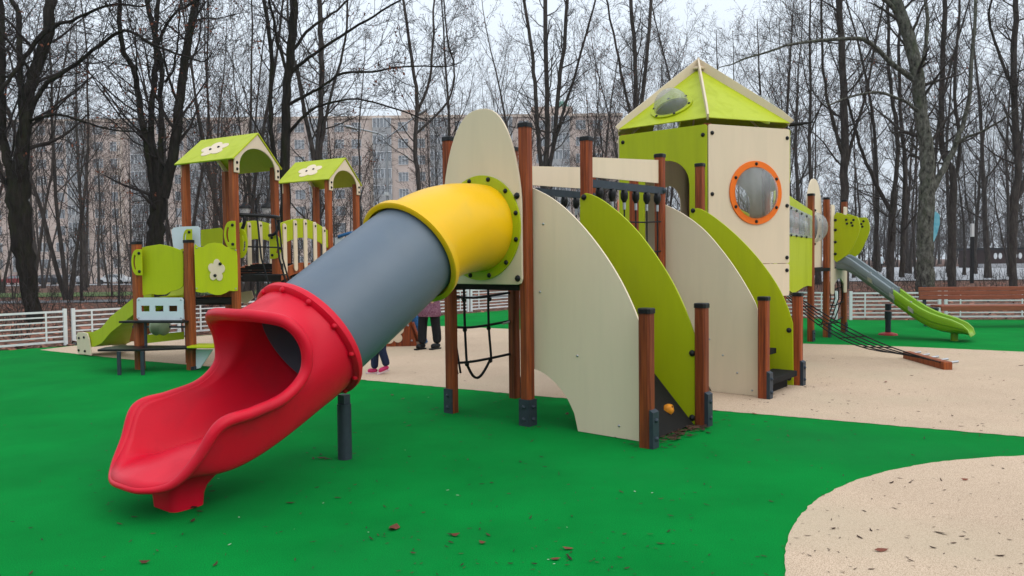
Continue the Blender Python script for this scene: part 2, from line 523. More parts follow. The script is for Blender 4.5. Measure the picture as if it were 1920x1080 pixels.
def strip(name, y0, y1, x0, x1, z, m, wob=0.0, n=24):
    mb = MB()
    rows = []
    for k in range(3):
        yy = y0+(y1-y0)*k/2
        rows.append([(x0+(x1-x0)*i/n, yy+wob*math.sin(i*0.7), gz(x0+(x1-x0)*i/n, yy+wob*math.sin(i*0.7))+z) for i in range(n+1)])
    mb.grid(rows)
    return tag(mb.build(name, m), kind='structure')
strip('lawn', 37, 48, -70, -6, 0.03, M['lawn'], 0.5)
strip('path', 29.5, 31.6, -70, 2, 0.02, M['road'], 0.25)
strip('road', 92, 112, -130, 20, 0.05, M['asphalt'])
strip('plaza', 44, 104, 12, 160, 0.05, M['asphalt'], 0.4)

# ================================================================== MAIN CLIMBER
P = {k: V3(gnd(*v)) for k, v in dict(P1=(990, 797), P2=(848, 773), P4=(965, 745), P5=(1213, 838), P6=(1316, 797), P7=(1432, 747), P8=(1495, 722), D1=(1520, 640), D2=(1549, 632)).items()}
P['P3'] = P['P1']+E2*0.955
P['P4'] = P['P2']+E2*0.955
P['B1'] = P['P7']-E1*1.19
P['B2'] = P['P8']-E1*1.19
P['B4'] = P['B1']-E1*0.93
P['B3'] = P['B2']-E1*0.93
P['D3'] = P['D2']+E2*1.1
climber = thing('play_climber', 'large climbing frame with red, grey and yellow tube slide, hexagonal tower and rope bridge', 'climbing frame', (1.6, 8.0, 0))
c = climber
# --- platform A posts
post(c, P['P1'], 2.635, foot=[(-E2, 0.235), (E1, 0.235), (-E1, 0.235)])
post(c, P['P2'], 2.62, foot=[(-E2, 0.235)])
post(c, P['P3'], 2.63)
post(c, P['P4'], 2.63, foot=[(E2, 0.22)])
post(c, P['P5'], 1.06, foot=[(E1, 0.30)])
post(c, P['P6'], 1.05, foot=[(E1, 0.30)])
post(c, P['P7'], 1.04, foot=[(E1, 0.29)])
post(c, P['P8'], 1.04, foot=[(E1, 0.29)])
post(c, P['B1'], 2.62); post(c, P['B2'], 2.61); post(c, P['B3'], 2.62); post(c, P['B4'], 2.62)
def platform(corners, z, parent, m='deck', name='deck'):
    o = V(0, 0, z-0.03)
    mb = MB().prism([(p.x, p.y) for p in corners], o, V(1, 0, 0), V(0, 1, 0), 0.06)
    return mb.build(name, M[m], parent, bevel=0.004)
platform([P['P1'], P['P3'], P['P4'], P['P2']], 1.25, c)
platform([P['B1'], P['B2'], P['B3'], P['B4']], 1.30, c)

# --- slide entrance panel with its ring
mid = (P['P1']+P['P2'])/2
PO = mid-E2*0.065
def ogive(hw, z0, z1, zt, n=14):
    right = [(hw*math.cos(math.pi/2*(i/n))**0.8 if i < n else 0.0, z1+(zt-z1)*math.sin(math.pi/2*i/n)**1.25) for i in range(n+1)]
    left = [(-a, b) for a, b in right[-2::-1]]
    b = [(-hw, z0+0.05), (-hw+0.015, z0+0.012), (-hw+0.05, z0), (hw-0.05, z0), (hw-0.015, z0+0.012), (hw, z0+0.05)]
    return b+right+left
RC = 1.755
pan = panel('slide_panel', c, ogive(0.475, 1.245, 1.95, 2.83), PO, E1, 0.022, 'cream', holes=[ellipse(0, RC, 0.38, 0.38, 40)])
for a, z in ((0.43, 2.02), (-0.43, 2.02), (0.43, 1.30), (-0.43, 1.30)):
    bolt(PO+E1*a+Z*z-E2*0.011, -E2, pan, 0.024)
ring = MB().prism(ellipse(0, RC, 0.475, 0.475, 56), PO-E2*0.021, E1, Z, 0.018, holes=[ellipse(0, RC, 0.385, 0.385, 56)]).build('flange_ring', M['lime'], pan, bevel=0.003)
for i in range(12):
    t = 2*math.pi*(i+0.5)/12
    bolt(PO+E1*0.444*math.cos(t)+Z*(RC+0.444*math.sin(t))-E2*0.030, -E2, pan, 0.018)

# --- the tube slide
ND = V(-0.60, -0.80, 0).normalized()
LW = V(0.80, -0.60, 0).normalized()
SO = PO.copy()
def sp(t, z, wd=0.0): return SO+ND*t+LW*wd+Z*z
SLOPE = math.atan(0.60)
JY = (0.90, 1.545)          # grey meets yellow  (t, z)
JR = (1.965, 0.905)         # grey meets red
slide = MB()
axd = (sp(*JR)-sp(*JY)).normalized()
def ringpts(cn, d, r, n=48):
    side = LW
    upv = side.cross(d).normalized()
    if upv.z < 0: upv = -upv
    return [cn+(side*math.sin(2*math.pi*j/n)-upv*math.cos(2*math.pi*j/n))*r for j in range(n)]   # j=0 bottom
def skin_tube(cs, ds, rs, th=0.012, n=48):
    mb = MB()
    rows = [ringpts(a, d, r, n) for a, d, r in zip(cs, ds, rs)]
    rows += [ringpts(a, d, r-th, n) for a, d, r in list(zip(cs, ds, rs))[::-1]]
    rows.append(rows[0])
    return mb.grid(rows, True)
# yellow elbow
cs, ds, rs = [], [], []
p0, p3 = sp(0.02, RC), sp(*JY)
d0, d3 = ND, axd
for i in range(15):
    t = i/14
    h00, h10, h01, h11 = 2*t**3-3*t*t+1, t**3-2*t*t+t, -2*t**3+3*t*t, t**3-t*t
    cs.append(p0*h00+d0*0.95*h10+p3*h01+d3*0.95*h11)
    dd = p0*(6*t*t-6*t)+d0*0.95*(3*t*t-4*t+1)+p3*(6*t-6*t*t)+d3*0.95*(3*t*t-2*t)
    ds.append(dd.normalized()); rs.append(0.392+0.016*t)
elbow = skin_tube(cs, ds, rs).build('tube_slide', M['yellow'], c, smooth=50, label='yellow elbow, grey tube and red open exit of the tube slide')
fl = skin_tube([sp(*JY)-axd*0.02, sp(*JY)-axd*0.005, sp(*JY)+axd*0.05, sp(*JY)+axd*0.06], [axd]*4, [0.42, 0.462, 0.468, 0.455], 0.03)
fl.build('elbow_flange', M['yellow'], elbow, smooth=50)
gt = skin_tube([sp(*JY)-axd*0.03, sp(*JY)+(sp(*JR)-sp(*JY))*0.5, sp(*JR)+axd*0.03], [axd]*3, [0.405, 0.41, 0.405])
gt.build('tube', M['grey'], elbow, smooth=50)
# red flange
rf = skin_tube([sp(*JR)-axd*0.045, sp(*JR)-axd*0.05, sp(*JR)-axd*0.035, sp(*JR)+axd*0.0, sp(*JR)+axd*0.012, sp(*JR)+axd*0.02],
               [axd]*6, [0.43, 0.458, 0.47, 0.47, 0.455, 0.43], 0.03)
rfl = rf.build('exit_flange', M['red'], elbow, smooth=50)
upv = LW.cross(axd).normalized()
upv = upv if upv.z > 0 else -upv
for i in range(12):
    t = 2*math.pi*(i+0.3)/12
    bolt(sp(*JR)+axd*0.014+(LW*math.sin(t)+upv*math.cos(t))*0.448, axd+(LW*math.sin(t)+upv*math.cos(t))*0.6, elbow, 0.017, 'red')
# red open exit chute: Hermite ribs from the flange circle to the rim
RIM = [(3.26, 0.00, 0.20), (3.235, 0.175, 0.20), (3.15, 0.325, 0.24), (3.04, 0.395, 0.37), (2.93, 0.45, 0.55), (2.72, 0.455, 0.59),
       (2.50, 0.45, 0.645), (2.36, 0.455, 0.77), (2.36, 0.465, 0.93), (2.445, 0.42, 1.065), (2.52, 0.24, 1.105), (2.55, 0.0, 1.11)]
rimc = smooth_curve(RIM+[(t, -w_, z) for t, w_, z in RIM[-2:0:-1]], 8, closed=True)
NR = len(rimc)                                  # j=0 bottom centre, NR/2 top centre
OUT = smooth_curve([(0.95, 0, -0.50), (0.9, 0.15, -0.42), (0.8, 0.35, -0.05), (0.5, 0.30, 0.75), (0.35, 0.25, 0.7), (0.45, 0.18, 0.35),
                    (0.55, 0.22, 0.25), (0.5, 0.32, 0.2), (0.42, 0.35, 0.2), (0.42, 0.3, 0.3), (0.45, 0.12, 0.33), (0.45, 0.0, 0.33)] +
                   [(a, -b, d) for a, b, d in [(0.45, 0.12, 0.33), (0.42, 0.3, 0.3), (0.42, 0.35, 0.2), (0.5, 0.32, 0.2), (0.55, 0.22, 0.25), (0.45, 0.18, 0.35), (0.35, 0.25, 0.7), (0.5, 0.30, 0.75), (0.8, 0.35, -0.05), (0.9, 0.15, -0.42)]], 8, closed=True)
rows = []
NS = 26
circ = []
for j in range(NR):
    th = 2*math.pi*j/NR
    circ.append(sp(*JR)+axd*0.01+(LW*math.sin(th)-upv*math.cos(th))*0.415)
rim3 = [sp(t, z, w_) for t, w_, z in rimc]
ribs = [[None]*(NS+1) for _ in range(NR)]
for j in range(NR):
    a, b = circ[j], rim3[j]
    L = (b-a).length
    ta = axd*L*1.15
    o_ = OUT[j]
    tb = (ND*o_[0]+LW*o_[1]+Z*o_[2])*L*1.0
    for i in range(NS+1):
        t = i/NS
        ribs[j][i] = a*(2*t**3-3*t*t+1)+ta*(t**3-2*t*t+t)+b*(-2*t**3+3*t*t)+tb*(t**3-t*t)
exm = MB().grid([[ribs[j][i] for j in range(NR)] for i in range(NS+1)], True)
exo = exm.build('exit_chute', M['red'], elbow, smooth=True)
md = exo.modifiers.new('solid', 'SOLIDIFY'); md.thickness = 0.03; md.offset = 0
lp3, lr3 = [], []
for j in range(NR):                              # the rolled lip turns outward, flush with the inside of the chute
    tb = (ribs[j][NS]-ribs[j][NS-1]).normalized()
    tr = (rim3[(j+1) % NR]-rim3[j-1]).normalized()
    no = tb.cross(tr).normalized()
    if no.dot(rim3[j]-sp(min(rimc[j][0], 2.9)-0.05, 0.66 if rimc[j][0] < 2.7 else 0.75)) < 0: no = -no
    r_ = 0.020+0.017*min(1, max(0, (min(j, NR-j)/NR-0.05)/0.14))
    lp3.append(rim3[j]+no*(r_-0.014)); lr3.append(r_)
lip = MB().tube(lp3, lr3, 12, closed=True)
lip.build('rim', M['red'], elbow, smooth=True)
# moulded foot
fb = MB()
FC = gnd(328, 950)
FC = sp(2.93, 0)
rows = []
for z, a, b, sh in ((0.0, 0.105, 0.13, 0.0), (0.07, 0.11, 0.135, 0.0), (0.12, 0.12, 0.145, -0.005), (0.17, 0.145, 0.17, -0.02), (0.21, 0.18, 0.20, -0.045), (0.235, 0.22, 0.215, -0.075)):
    rows.append([FC+ND*(sh+x_)+LW*y_+Z*z for x_, y_ in rrect(-a, -b, a, b, 0.05, 4)])
fb.grid(rows, True)
fb.build('exit_foot', M['red'], elbow, smooth=60)
# steel support
sb = V3(gnd(647, 860))
sm = MB().cyl(sb, sb+Z*0.41, 0.052, n=20)
sm.box(sb+Z*0.43, LW*0.035, ND*0.03, Z*0.05)
sm.build('support_leg', M['steel'], elbow, smooth=50)

# --- stair side panels, ramp and steps
def stair_panel(nm, px, o, m, off, bolts=(), screws=()):
    oo = o+E2*off
    pts = pxpoly(px, oo, E1, 0.004)
    p = panel(nm, c, pts, oo, E1, 0.02, m)
    for x, y in bolts:
        a, z = pxpoly([(x, y)], oo, E1)[0]
        bolt(oo+E1*a+Z*z-E2*0.010, -E2, p, 0.024)
    for x, y in screws:
        a, z = pxpoly([(x, y)], oo, E1)[0]
        bolt(oo+E1*a+Z*z-E2*0.010, -E2, p, 0.009, 'galv')
    return p
def sc(top, k=5): return [tuple(p) for p in smooth_curve(top, k)]
stair_panel('stair_panel', sc([(994, 350), (1030, 368), (1065, 395), (1100, 432), (1135, 478), (1165, 527), (1188, 575), (1200, 606)])+[(1207, 829)] +
            [(1085, 808)]+sc([(1078, 775), (1062, 742), (1040, 715), (1018, 698), (994, 688)]), P['P1'], 'cream', 0.062,
            screws=[(1014, 547), (1084, 667), (1162, 798), (1020, 420)])
stair_panel('stair_panel', [(1088, 374), (1091, 366), (1099, 362)]+sc([(1108, 364), (1130, 375), (1165, 402), (1200, 438), (1235, 485), (1265, 535), (1290, 590), (1307, 640)])+[(1310, 655), (1312, 800), (1262, 795)] +
            sc([(1240, 740), (1190, 650), (1130, 560), (1088, 520)]), P['P3'], 'lime', -0.062, bolts=[(1096, 370), (1299, 662), (1299, 783)])
stair_panel('stair_panel', sc([(1244, 382), (1280, 400), (1320, 430), (1355, 470), (1385, 512), (1412, 558), (1421, 580)])+[(1426, 748), (1335, 740)] +
            sc([(1325, 715), (1290, 680), (1244, 640)]), P['B1'], 'cream', 0.062, screws=[(1331, 636), (1356, 666), (1383, 699), (1411, 732)])
stair_panel('stair_panel', [(1296, 402), (1299, 393), (1307, 390)]+sc([(1315, 392), (1340, 407), (1380, 440), (1420, 482), (1455, 530), (1475, 570), (1487, 606)])+[(1488, 725), (1440, 722)] +
            sc([(1425, 690), (1360, 600), (1296, 520)]), P['B2'], 'lime', -0.062, bolts=[(1300, 395), (1480, 619), (1480, 709)])
# climbing ramp between the first pair
RA, RB = P['P1']+E1*0.02+Z*1.24, P['P1']+E1*1.16+Z*0.005
rv = RB-RA
mm = E2*0.475
rn = rv.cross(E2).normalized(); rn = rn if rn.z > 0 else -rn
rmp = MB().box((RA+RB)/2+mm, rv/2, E2*0.378, rn*0.012).build('climbing_ramp', M['deck'], c)
for k, (f_, s_) in enumerate(((0.90, 0.30), (0.70, 0.62), (0.52, 0.3), (0.34, 0.65))):
    ctr = RA+rv*f_+E2*(0.075+0.8*s_)+rn*0.014
    if k == 0: ctr = onpl(1252, 768, RA+mm+rn*0.014, rn)
    hb = MB().dome(ctr, rn, 0.05, 0.055, 10, 4)
    hb.v = [(x+0.006*math.sin(i*2.1), y+0.006*math.sin(i*3.7), z+0.004*math.sin(i*1.3)) for i, (x, y, z) in enumerate(hb.v)]
    hb.build('climbing_hold', M['hold'], rmp, smooth=True)
# steps between the second pair
for k in range(5):
    a = 1.10-0.235*k; z = 0.19+0.24*k
    o = P['B1']+E1*a+E2*0.475
    MB().box(o+Z*(z-0.03), E1*0.14, E2*0.395, Z*0.03).box(o+E1*0.02+Z*(z/2-0.03)*1.0, E1*0.012, E2*0.39, Z*max(0.02, min(0.09, z/2-0.03))).build('step', M['deck'], c, bevel=0.004)

# --- bridge between the platforms
bl = (P['B1']-P['P3']).length
bd = (P['B1']-P['P3']).normalized()
brd = MB()
for k in range(9):
    q = P['P3']+bd*(0.06+(bl-0.12)*(k+0.5)/9)-E1*0.465+Z*(1.24+0.05*k/8-0.06*math.sin(math.pi*(k+0.5)/9))
    brd.box(q, bd*0.072, E1*0.40, Z*0.02)
brd.build('bridge_deck', M['deck'], c)
for side, A, B in ((0, P['P3'], P['B1']), (1, P['P4'], P['B4'])):
    d = (B-A).normalized(); L = (B-A).length
    o = A.copy()
    n = 10
    topc = [(L*i/n, 2.455+0.115*i/n) for i in range(n+1)]
    botc = [(L*i/n, 2.265+0.045*i/n) for i in range(n+1)]
    panel('bridge_board', c, botc+topc[::-1], o+d.cross(Z)*(0.0), d, 0.02, 'cream')
    rl = MB()
    ra, rb = A+d*0.02+Z*2.20+d.cross(Z)*0.03, B-d*0.0+Z*2.225+d.cross(Z)*0.03
    rl.box((ra+rb)/2, (rb-ra)/2, d.cross(Z)*0.02, Z*0.038)
    rl.dome(rb+d.cross(Z)*0.02, d.cross(Z), 0.035, 0.03, 8, 3)
    rail = rl.build('bridge_rail', M['steel'], c)
    net = MB()
    for k in range(6):
        q = ra+(rb-ra)*((k+0.7)/6.2)
        hg = MB()
        hg.lathe([(0.0, 0.0), (0.03, -0.0), (0.042, -0.04), (0.04, -0.09), (0.018, -0.13), (0.012, -0.14)], q-Z*0.03, Z, 10)
        hg.build('hanger', M['black'], rail, smooth=True)
        MB().cyl(q-Z*0.16, q-Z*0.235, 0.016, n=8).build('ferrule', M['galv'], rail, smooth=50)
        zb = 1.27
        net.cyl(q-Z*0.16, V(q.x, q.y, zb), 0.009, n=6)
    for z in (1.88, 1.55):
        net.tube([A+Z*z+d*L*i/8-Z*0.03*math.sin(math.pi*i/8)+d.cross(Z)*0.03 for i in range(9)], 0.009, 6)
    net.build('rope_net', M['rope'], c)

# --- rope net under platform A, bulging out on its left side
net = MB()
A, B = P['P2']+E2*0.06, P['P4']-E2*0.05
def npt(s, z): return A+(B-A)*s+Z*z-E1*(0.10*math.sin(math.pi*s)+0.02)*(1.0)
for z in (1.12, 0.82, 0.47):
    net.tube([npt(i/12, z-0.035*math.sin(math.pi*i/12)) for i in range(13)], 0.014, 6)
s1, s2 = 0.27, 0.73
lp = [npt(s1, 1.25), npt(s1+0.01, 0.82), npt(s1+0.04, 0.46)]+[npt(s1+0.06+(s2-s1-0.08)*k/6, 0.44-0.18*math.sin(math.pi*(k+0.4)/6.8)) for k in range(7)]+[npt(s2+0.01, 0.45), npt(s2-0.02, 0.80), npt(s2-0.02, 1.25)]
net.tube([Vector(q) for q in smooth_curve(lp, 5)], 0.014, 6)
for s_ in (0.0, 0.08):
    net.tube([Vector(q) for q in smooth_curve([npt(s_, 1.22)-E1*0.06, npt(s_+0.02, 0.8)-E1*0.05, npt(s_+0.08, 0.35)], 5)], 0.012, 6)
nn = net.build('rope_net', M['rope'], c, smooth=True)
for s_, z in ((s1, 1.09), (s2, 1.08), (s1+0.01, 0.79), (s2-0.02, 0.78), (s1+0.05, 0.44), (s2, 0.44)):
    MB().lathe([(0.004, -0.022), (0.022, -0.012), (0.026, 0.0), (0.022, 0.012), (0.004, 0.022)], npt(s_, z-0.02), E1, 8).build('rope_clamp', M['black'], nn, smooth=True)
MB().cyl(npt(0.9, 0.80), npt(0.995, 0.815), 0.016, n=8).cyl(npt(0.01, 0.78), npt(0.06, 0.78), 0.016, n=8).build('rope_ferrule', M['galv'], nn, smooth=50)

# --- hexagonal tower
TO = V(2.71, 10.83, 0)
TR = 1.30
ang = [201, 261, 321, 21, 81, 141]
TV = [TO+V(math.cos(math.radians(a)), math.sin(math.radians(a)), 0)*TR for a in ang]
ZT = 3.165
for i in range(6):
    cdir = (TO-TV[i]).normalized()
    post(c, TV[i]+cdir*0.10, ZT+0.02, cap=False, ax=V(math.cos(math.radians(ang[i])), math.sin(math.radians(ang[i])), 0), m='wood')
platform(TV, 1.28, c)
def tface(i, z0, z1, m, holes=(), name='tower_panel', outline=None):
    a, b = TV[i], TV[(i+1) % 6]
    d = (b-a).normalized(); L = (b-a).length
    nrm = d.cross(Z)
    oo = a.copy()
    ol = outline if outline else rrect(0.006, z0, L-0.006, z1, 0.03)
    p = panel(name, c, ol, oo, d, 0.02, m, holes)
    return p, oo, d, nrm, L
L = TR
# green face with the arched doorway
dl, dr = 0.40, 1.05
arch = [(dl, 1.3)]+[((dl+dr)/2-(dr-dl)/2*math.cos(math.pi*i/16), 2.42+0.33*math.sin(math.pi*i/16)) for i in range(17)]+[(dr, 1.3)]
gp, oo, d, nrm, L = tface(0, 1.0, ZT, 'lime', outline=[(0.006, 1.0), (dl, 1.0)]+arch[1:-1]+[(dr, 1.0), (L-0.006, 1.0), (L-0.006, ZT-0.03), (L-0.012, ZT-0.01), (L-0.036, ZT), (0.036, ZT), (0.012, ZT-0.01), (0.006, ZT-0.03)])
for a, z in ((0.07, ZT-0.10), (L-0.06, ZT-0.13), (L-0.06, 2.72-0.38), (L-0.06, 2.05), (0.07, 2.3)): bolt(oo+d*a+Z*z+nrm*0.01, nrm, gp, 0.022)
# cream face with the round window
wa, wz = 0.735, 2.31
cp, oo, d, nrm, L = tface(1, 1.385, ZT, 'cream', holes=[ellipse(wa, wz, 0.345, 0.345, 40)])
for a, z in ((0.06, ZT-0.11), (L-0.05, ZT-0.12), (0.06, 2.28), (L-0.05, 2.15), (L-0.05, 1.46), (0.06, 1.46)): bolt(oo+d*a+Z*z+nrm*0.01, nrm, cp, 0.022)
cp2, _, _, _, _ = tface(1, 0.95, 1.379, 'cream')
bolt(oo+d*(L-0.05)+Z*1.29+nrm*0.01, nrm, cp2, 0.022)
win = MB().prism(ellipse(wa, wz, 0.415, 0.415, 48), oo+nrm*0.019, d, Z, 0.02, holes=[ellipse(wa, wz, 0.335, 0.335, 48)]).build('porthole', M['orange'], c, bevel=0.003)
for i in range(6):
    t = math.pi/2+2*math.pi*i/6
    bolt(oo+d*(wa+0.375*math.cos(t))+Z*(wz+0.375*math.sin(t))+nrm*0.029, nrm, win, 0.018)
MB().dome(oo+d*wa+Z*wz+nrm*0.012, nrm, 0.335, 0.19, 36, 9).build('bubble_window', M['clear'], win, smooth=True)
# right face: open over the rope ramp, a header only; back faces
tface(2, 2.45, ZT, 'lime')
a_, b_ = 0.35, 0.95
tface(3, 1.0, ZT, 'cream', outline=[(0.006, 1.0), (0.33, 1.0), (0.33, 2.3)]+[(0.65-0.32*math.cos(math.pi*i/12), 2.3+0.32*math.sin(math.pi*i/12)) for i in range(13)]+[(0.97, 1.0), (L-0.006, 1.0), (L-0.006, ZT), (0.006, ZT)])
tface(4, 1.0, ZT, 'cream', holes=[ellipse(0.40, 2.30, 0.20, 0.32, 32)])
tp, oo5, d5, n5, _ = tface(5, 1.0, ZT, 'cream', holes=[ellipse(0.65, 2.0, 0.26, 0.26, 28)])
MB().prism(ellipse(0.65, 2.0, 0.34, 0.34, 40), oo5+n5*0.019, d5, Z, 0.02, holes=[ellipse(0.65, 2.0, 0.26, 0.26, 40)]).build('porthole', M['orange'], c, bevel=0.003)
# roof
AP = TO+Z*4.19
ER = 1.315
EV = [TO+V(math.cos(math.radians(a)), math.sin(math.radians(a)), 0)*ER+Z*(ZT+0.085) for a in ang]
for i in range(6):
    a, b = EV[i], EV[(i+1) % 6]
    nr = (b-a).cross(AP-a).normalized()
    ctr = (a+b+AP)/3+(((a+b)/2)-AP)*0.06
    dxr = (b-a).normalized(); dyr = nr.cross(dxr)
    def loc(p): return ((p-a).dot(dxr), (p-a).dot(dyr))
    cx_, cy_ = loc(ctr)
    mb = MB().prism([loc(a), loc(b), loc(AP)], a-nr*0.006, dxr, dyr, 0.012, holes=[ellipse(cx_, cy_, 0.225, 0.215, 28)] if i in (0, 2, 4) else ())
    rp = mb.build('roof_panel', M['lime'], c)
    if i in (0, 2, 4):
        dr_ = MB().prism(ellipse(0, 0, 0.29, 0.27, 32), ctr+nr*0.012, (b-a).normalized(), nr.cross((b-a).normalized()), 0.02, holes=[ellipse(0, 0, 0.225, 0.215, 28)]).build('skylight', M['lime'], rp, bevel=0.003)
        MB().dome(ctr+nr*0.02, nr, 0.235, 0.245, 28, 8).build('skylight_dome', M['clear'], rp, smooth=True)
        for k in range(6):
            t = 2*math.pi*k/6
            bolt(ctr+nr*0.022+((b-a).normalized()*math.cos(t)+nr.cross((b-a).normalized())*math.sin(t))*0.26, nr, rp, 0.016)
for i in range(6):
    e = EV[i]+(EV[i]-TO-Z*ZT).normalized()*0.02
    hd = (AP-EV[i]).normalized()
    side = hd.cross(Z).normalized()
    o = V(EV[i].x, EV[i].y, EV[i].z)
    up = side.cross(hd).normalized()
    Lh = (AP-EV[i]).length
    mb = MB().prism([(0.0, -0.04), (Lh-0.0, -0.03), (Lh+0.10, 0.12), (Lh-0.15, 0.115), (0.2, 0.08), (-0.015, 0.05)], o, hd, up, 0.024)
    mb.build('hip_board', M['cream'], c, bevel=0.004)
MB().lathe([(0.10, 0), (0.11, 0.02), (0.06, 0.05), (0, 0.055)], AP-Z*0.03, Z, 12).build('apex_cap', M['cream'], c)
MB().tube([TV[2]+Z*(ZT+0.06), TV[2]+V(0.18, 0.03, ZT+0.08), TV[2]+V(0.36, 0.05, ZT+0.105)], [0.03, 0.024, 0.005], 6).build('roof_bracket', M['deck'], c)

# --- rope ramp from the tower down to a timber beam
b0, b1 = V3(gnd(1700, 672)), V3(gnd(1778, 694))
beam = MB()
bm = (b1-b0).normalized(); bs = bm.cross(Z)
ctr = (b0+b1)/2
bo = MB().box(ctr+Z*0.05, bm*((b1-b0).length/2), bs*0.055, Z*0.055).build('ground_beam', M['wood2'], c, bevel=0.012)
r0_, r1_ = TV[2]+V(0.02, 0.10, 1.02), TV[3]+V(0.02, -0.1, 1.02)
rr = MB()
NRP = 5
for k in range(NRP):
    s_ = (k+0.3)/(NRP-0.4)
    a = r0_+(r1_-r0_)*s_; b = b1+(b0-b1)*s_+Z*0.07-bs*0.0
    sg_ = 0.13+0.036*k
    rr.tube([a+(b-a)*i/10-Z*sg_*math.sin(math.pi*i/10) for i in range(11)], 0.0095, 6)
for i in range(1, 6):
    pa = r0_+(b1+Z*0.07-r0_)*i/6-Z*0.13*math.sin(math.pi*i/6)
    pb = r1_+(b0+Z*0.07-r1_)*i/6-Z*0.274*math.sin(math.pi*i/6)
    rr.tube([pa+(pb-pa)*k/6 for k in range(7)], 0.009, 6)
rro = rr.build('rope_ramp', M['rope'], c, smooth=True)
for k in range(NRP):
    s_ = (k+0.3)/(NRP-0.4)
    b = b1+(b0-b1)*s_+Z*0.08
    MB().cyl(b-bs*0.02, b+bs*(-0.16)+Z*0.02, 0.016, n=8).build('rope_ferrule', M['galv'], rro, smooth=50)

# --- far module with the small slide
post(c, P['D1'], 2.545, m='wood2', foot=[(E1, 0.2)])
post(c, P['D2'], 2.53, m='wood2', foot=[(E1, 0.28)])
post(c, P['D3'], 2.55, m='wood2', foot=[(E1, 0.2)])
for k in ('D1', 'D2', 'D3'):
    post(c, P[k]-E1*0.93, 2.54, m='wood2')
platform([P['D1']+E1*0.05, P['D3']+E1*0.05, P['D3']-E1*0.98, P['D1']-E1*0.98], 1.27, c)
# link panel with the row of bubbles
la = TV[3].copy(); lb = P['D1'].copy()
ld = (lb-la).normalized(); ll = (lb-la).length; ln = ld.cross(Z)
ol = [(0.02, 0.98)]+[(0.02+(ll-0.10)*i/8, 0.93+0.05*math.cos(i*0.9)) for i in range(1, 9)]+[(ll-0.06, 2.26), (ll*0.5, 2.40), (0.02, 2.56)]
lp_ = panel('link_panel', c, ol, la+ln*0.03, ld, 0.02, 'lime', holes=[[(0.5, 1.86), (ll-0.16, 1.83), (ll-0.16, 2.13), (0.5, 2.27)]])
MB().prism([(0.46, 1.82), (ll-0.10, 1.79), (ll-0.10, 2.17), (0.46, 2.32)], la+ln*0.046, ld, Z, 0.008).build('clear_strip', M['clear'], lp_)
for k in range(4):
    q = la+ld*(0.80+0.25*k)+Z*(2.04-0.02*k)+ln*0.05
    MB().dome(q, ln, 0.10, 0.05, 20, 6).build('bubble_window', M['clear'], lp_, smooth=True)
for k in range(5):
    for z in (1.82-0.005*k, 2.28-0.032*k):
        bolt(la+ld*(0.52+0.28*k)+Z*z+ln*0.052, ln, lp_, 0.018)
panel('link_panel', c, ol, la-E1*1.1+ln*0.03, ld, 0.02, 'lime')
# floor of the link
q0, q1 = TV[3]-E1*0.12, TV[4]+E1*0.05
platform([TV[3], P['D1'], P['D1']-E1*0.93, TV[4]], 1.275, c, name='link_deck')
# ogive fin and bubble
fo = P['D1']+E2*0.43-E1*0.09
fp = panel('fin_panel', c, [(a*0.98, z) for a, z in ogive(0.46, 1.28, 2.1, 2.86)], fo, E2, 0.02, 'cream', holes=[ellipse(0.02, 2.0, 0.22, 0.22, 24)])
MB().dome(fo+E2*0.02+Z*2.0+E1*0.01, E1, 0.27, 0.22, 24, 7).build('bubble_window', M['clear'], fp, smooth=True)
for t in range(6):
    bolt(fo+E1*0.012+E2*(0.02+0.30*math.cos(t*math.pi/3+0.5))+Z*(2.0+0.30*math.sin(t*math.pi/3+0.5)), E1, fp, 0.02)
# slide gate panel
go_ = (P['D2']+P['D3'])/2+E1*0.06
gpn = panel('gate_panel', c, rrect(-0.50, 0.78, -0.30, 2.42, 0.04)[:], go_, E2, 0.02, 'cream')
panel('gate_panel', c, rrect(0.30, 0.78, 0.50, 2.42, 0.04), go_, E2, 0.02, 'cream')
panel('gate_panel', c, [(-0.29, 0.95)]+[(-0.29+0.58*i/8, 0.95-0.0+0.12*math.sin(math.pi*i/8)) for i in range(1, 8)]+[(0.29, 0.95), (0.29, 1.25), (-0.29, 1.25)], go_, E2, 0.02, 'cream')
# side hoods
for off in (-0.33, 0.33):
    ho = go_+E2*off
    pts = [(0.01, 1.42), (0.01, 2.22), (0.30, 2.235), (0.42, 2.20), (0.62, 2.20), (0.70, 2.13), (0.74, 2.0), (0.70, 1.87), (0.60, 1.72), (0.47, 1.55), (0.30, 1.46)]
    hp = panel('slide_hood', c, [tuple(p) for p in smooth_curve([(a*0.62, b) for a, b in pts], 3, True)], ho, E1, 0.03, 'lime', bevel=0.008)
    for z in (1.52, 1.74, 1.96, 2.14): bolt(ho+E1*0.035+Z*z-E2*0.015, -E2, hp, 0.022)
    for a, z in ((0.50, 2.08), (0.56, 2.13), (0.53, 2.03), (0.36, 2.14), (0.38, 2.07)): bolt(ho+E1*a*0.62+Z*z-E2*0.015, -E2, hp, 0.018)
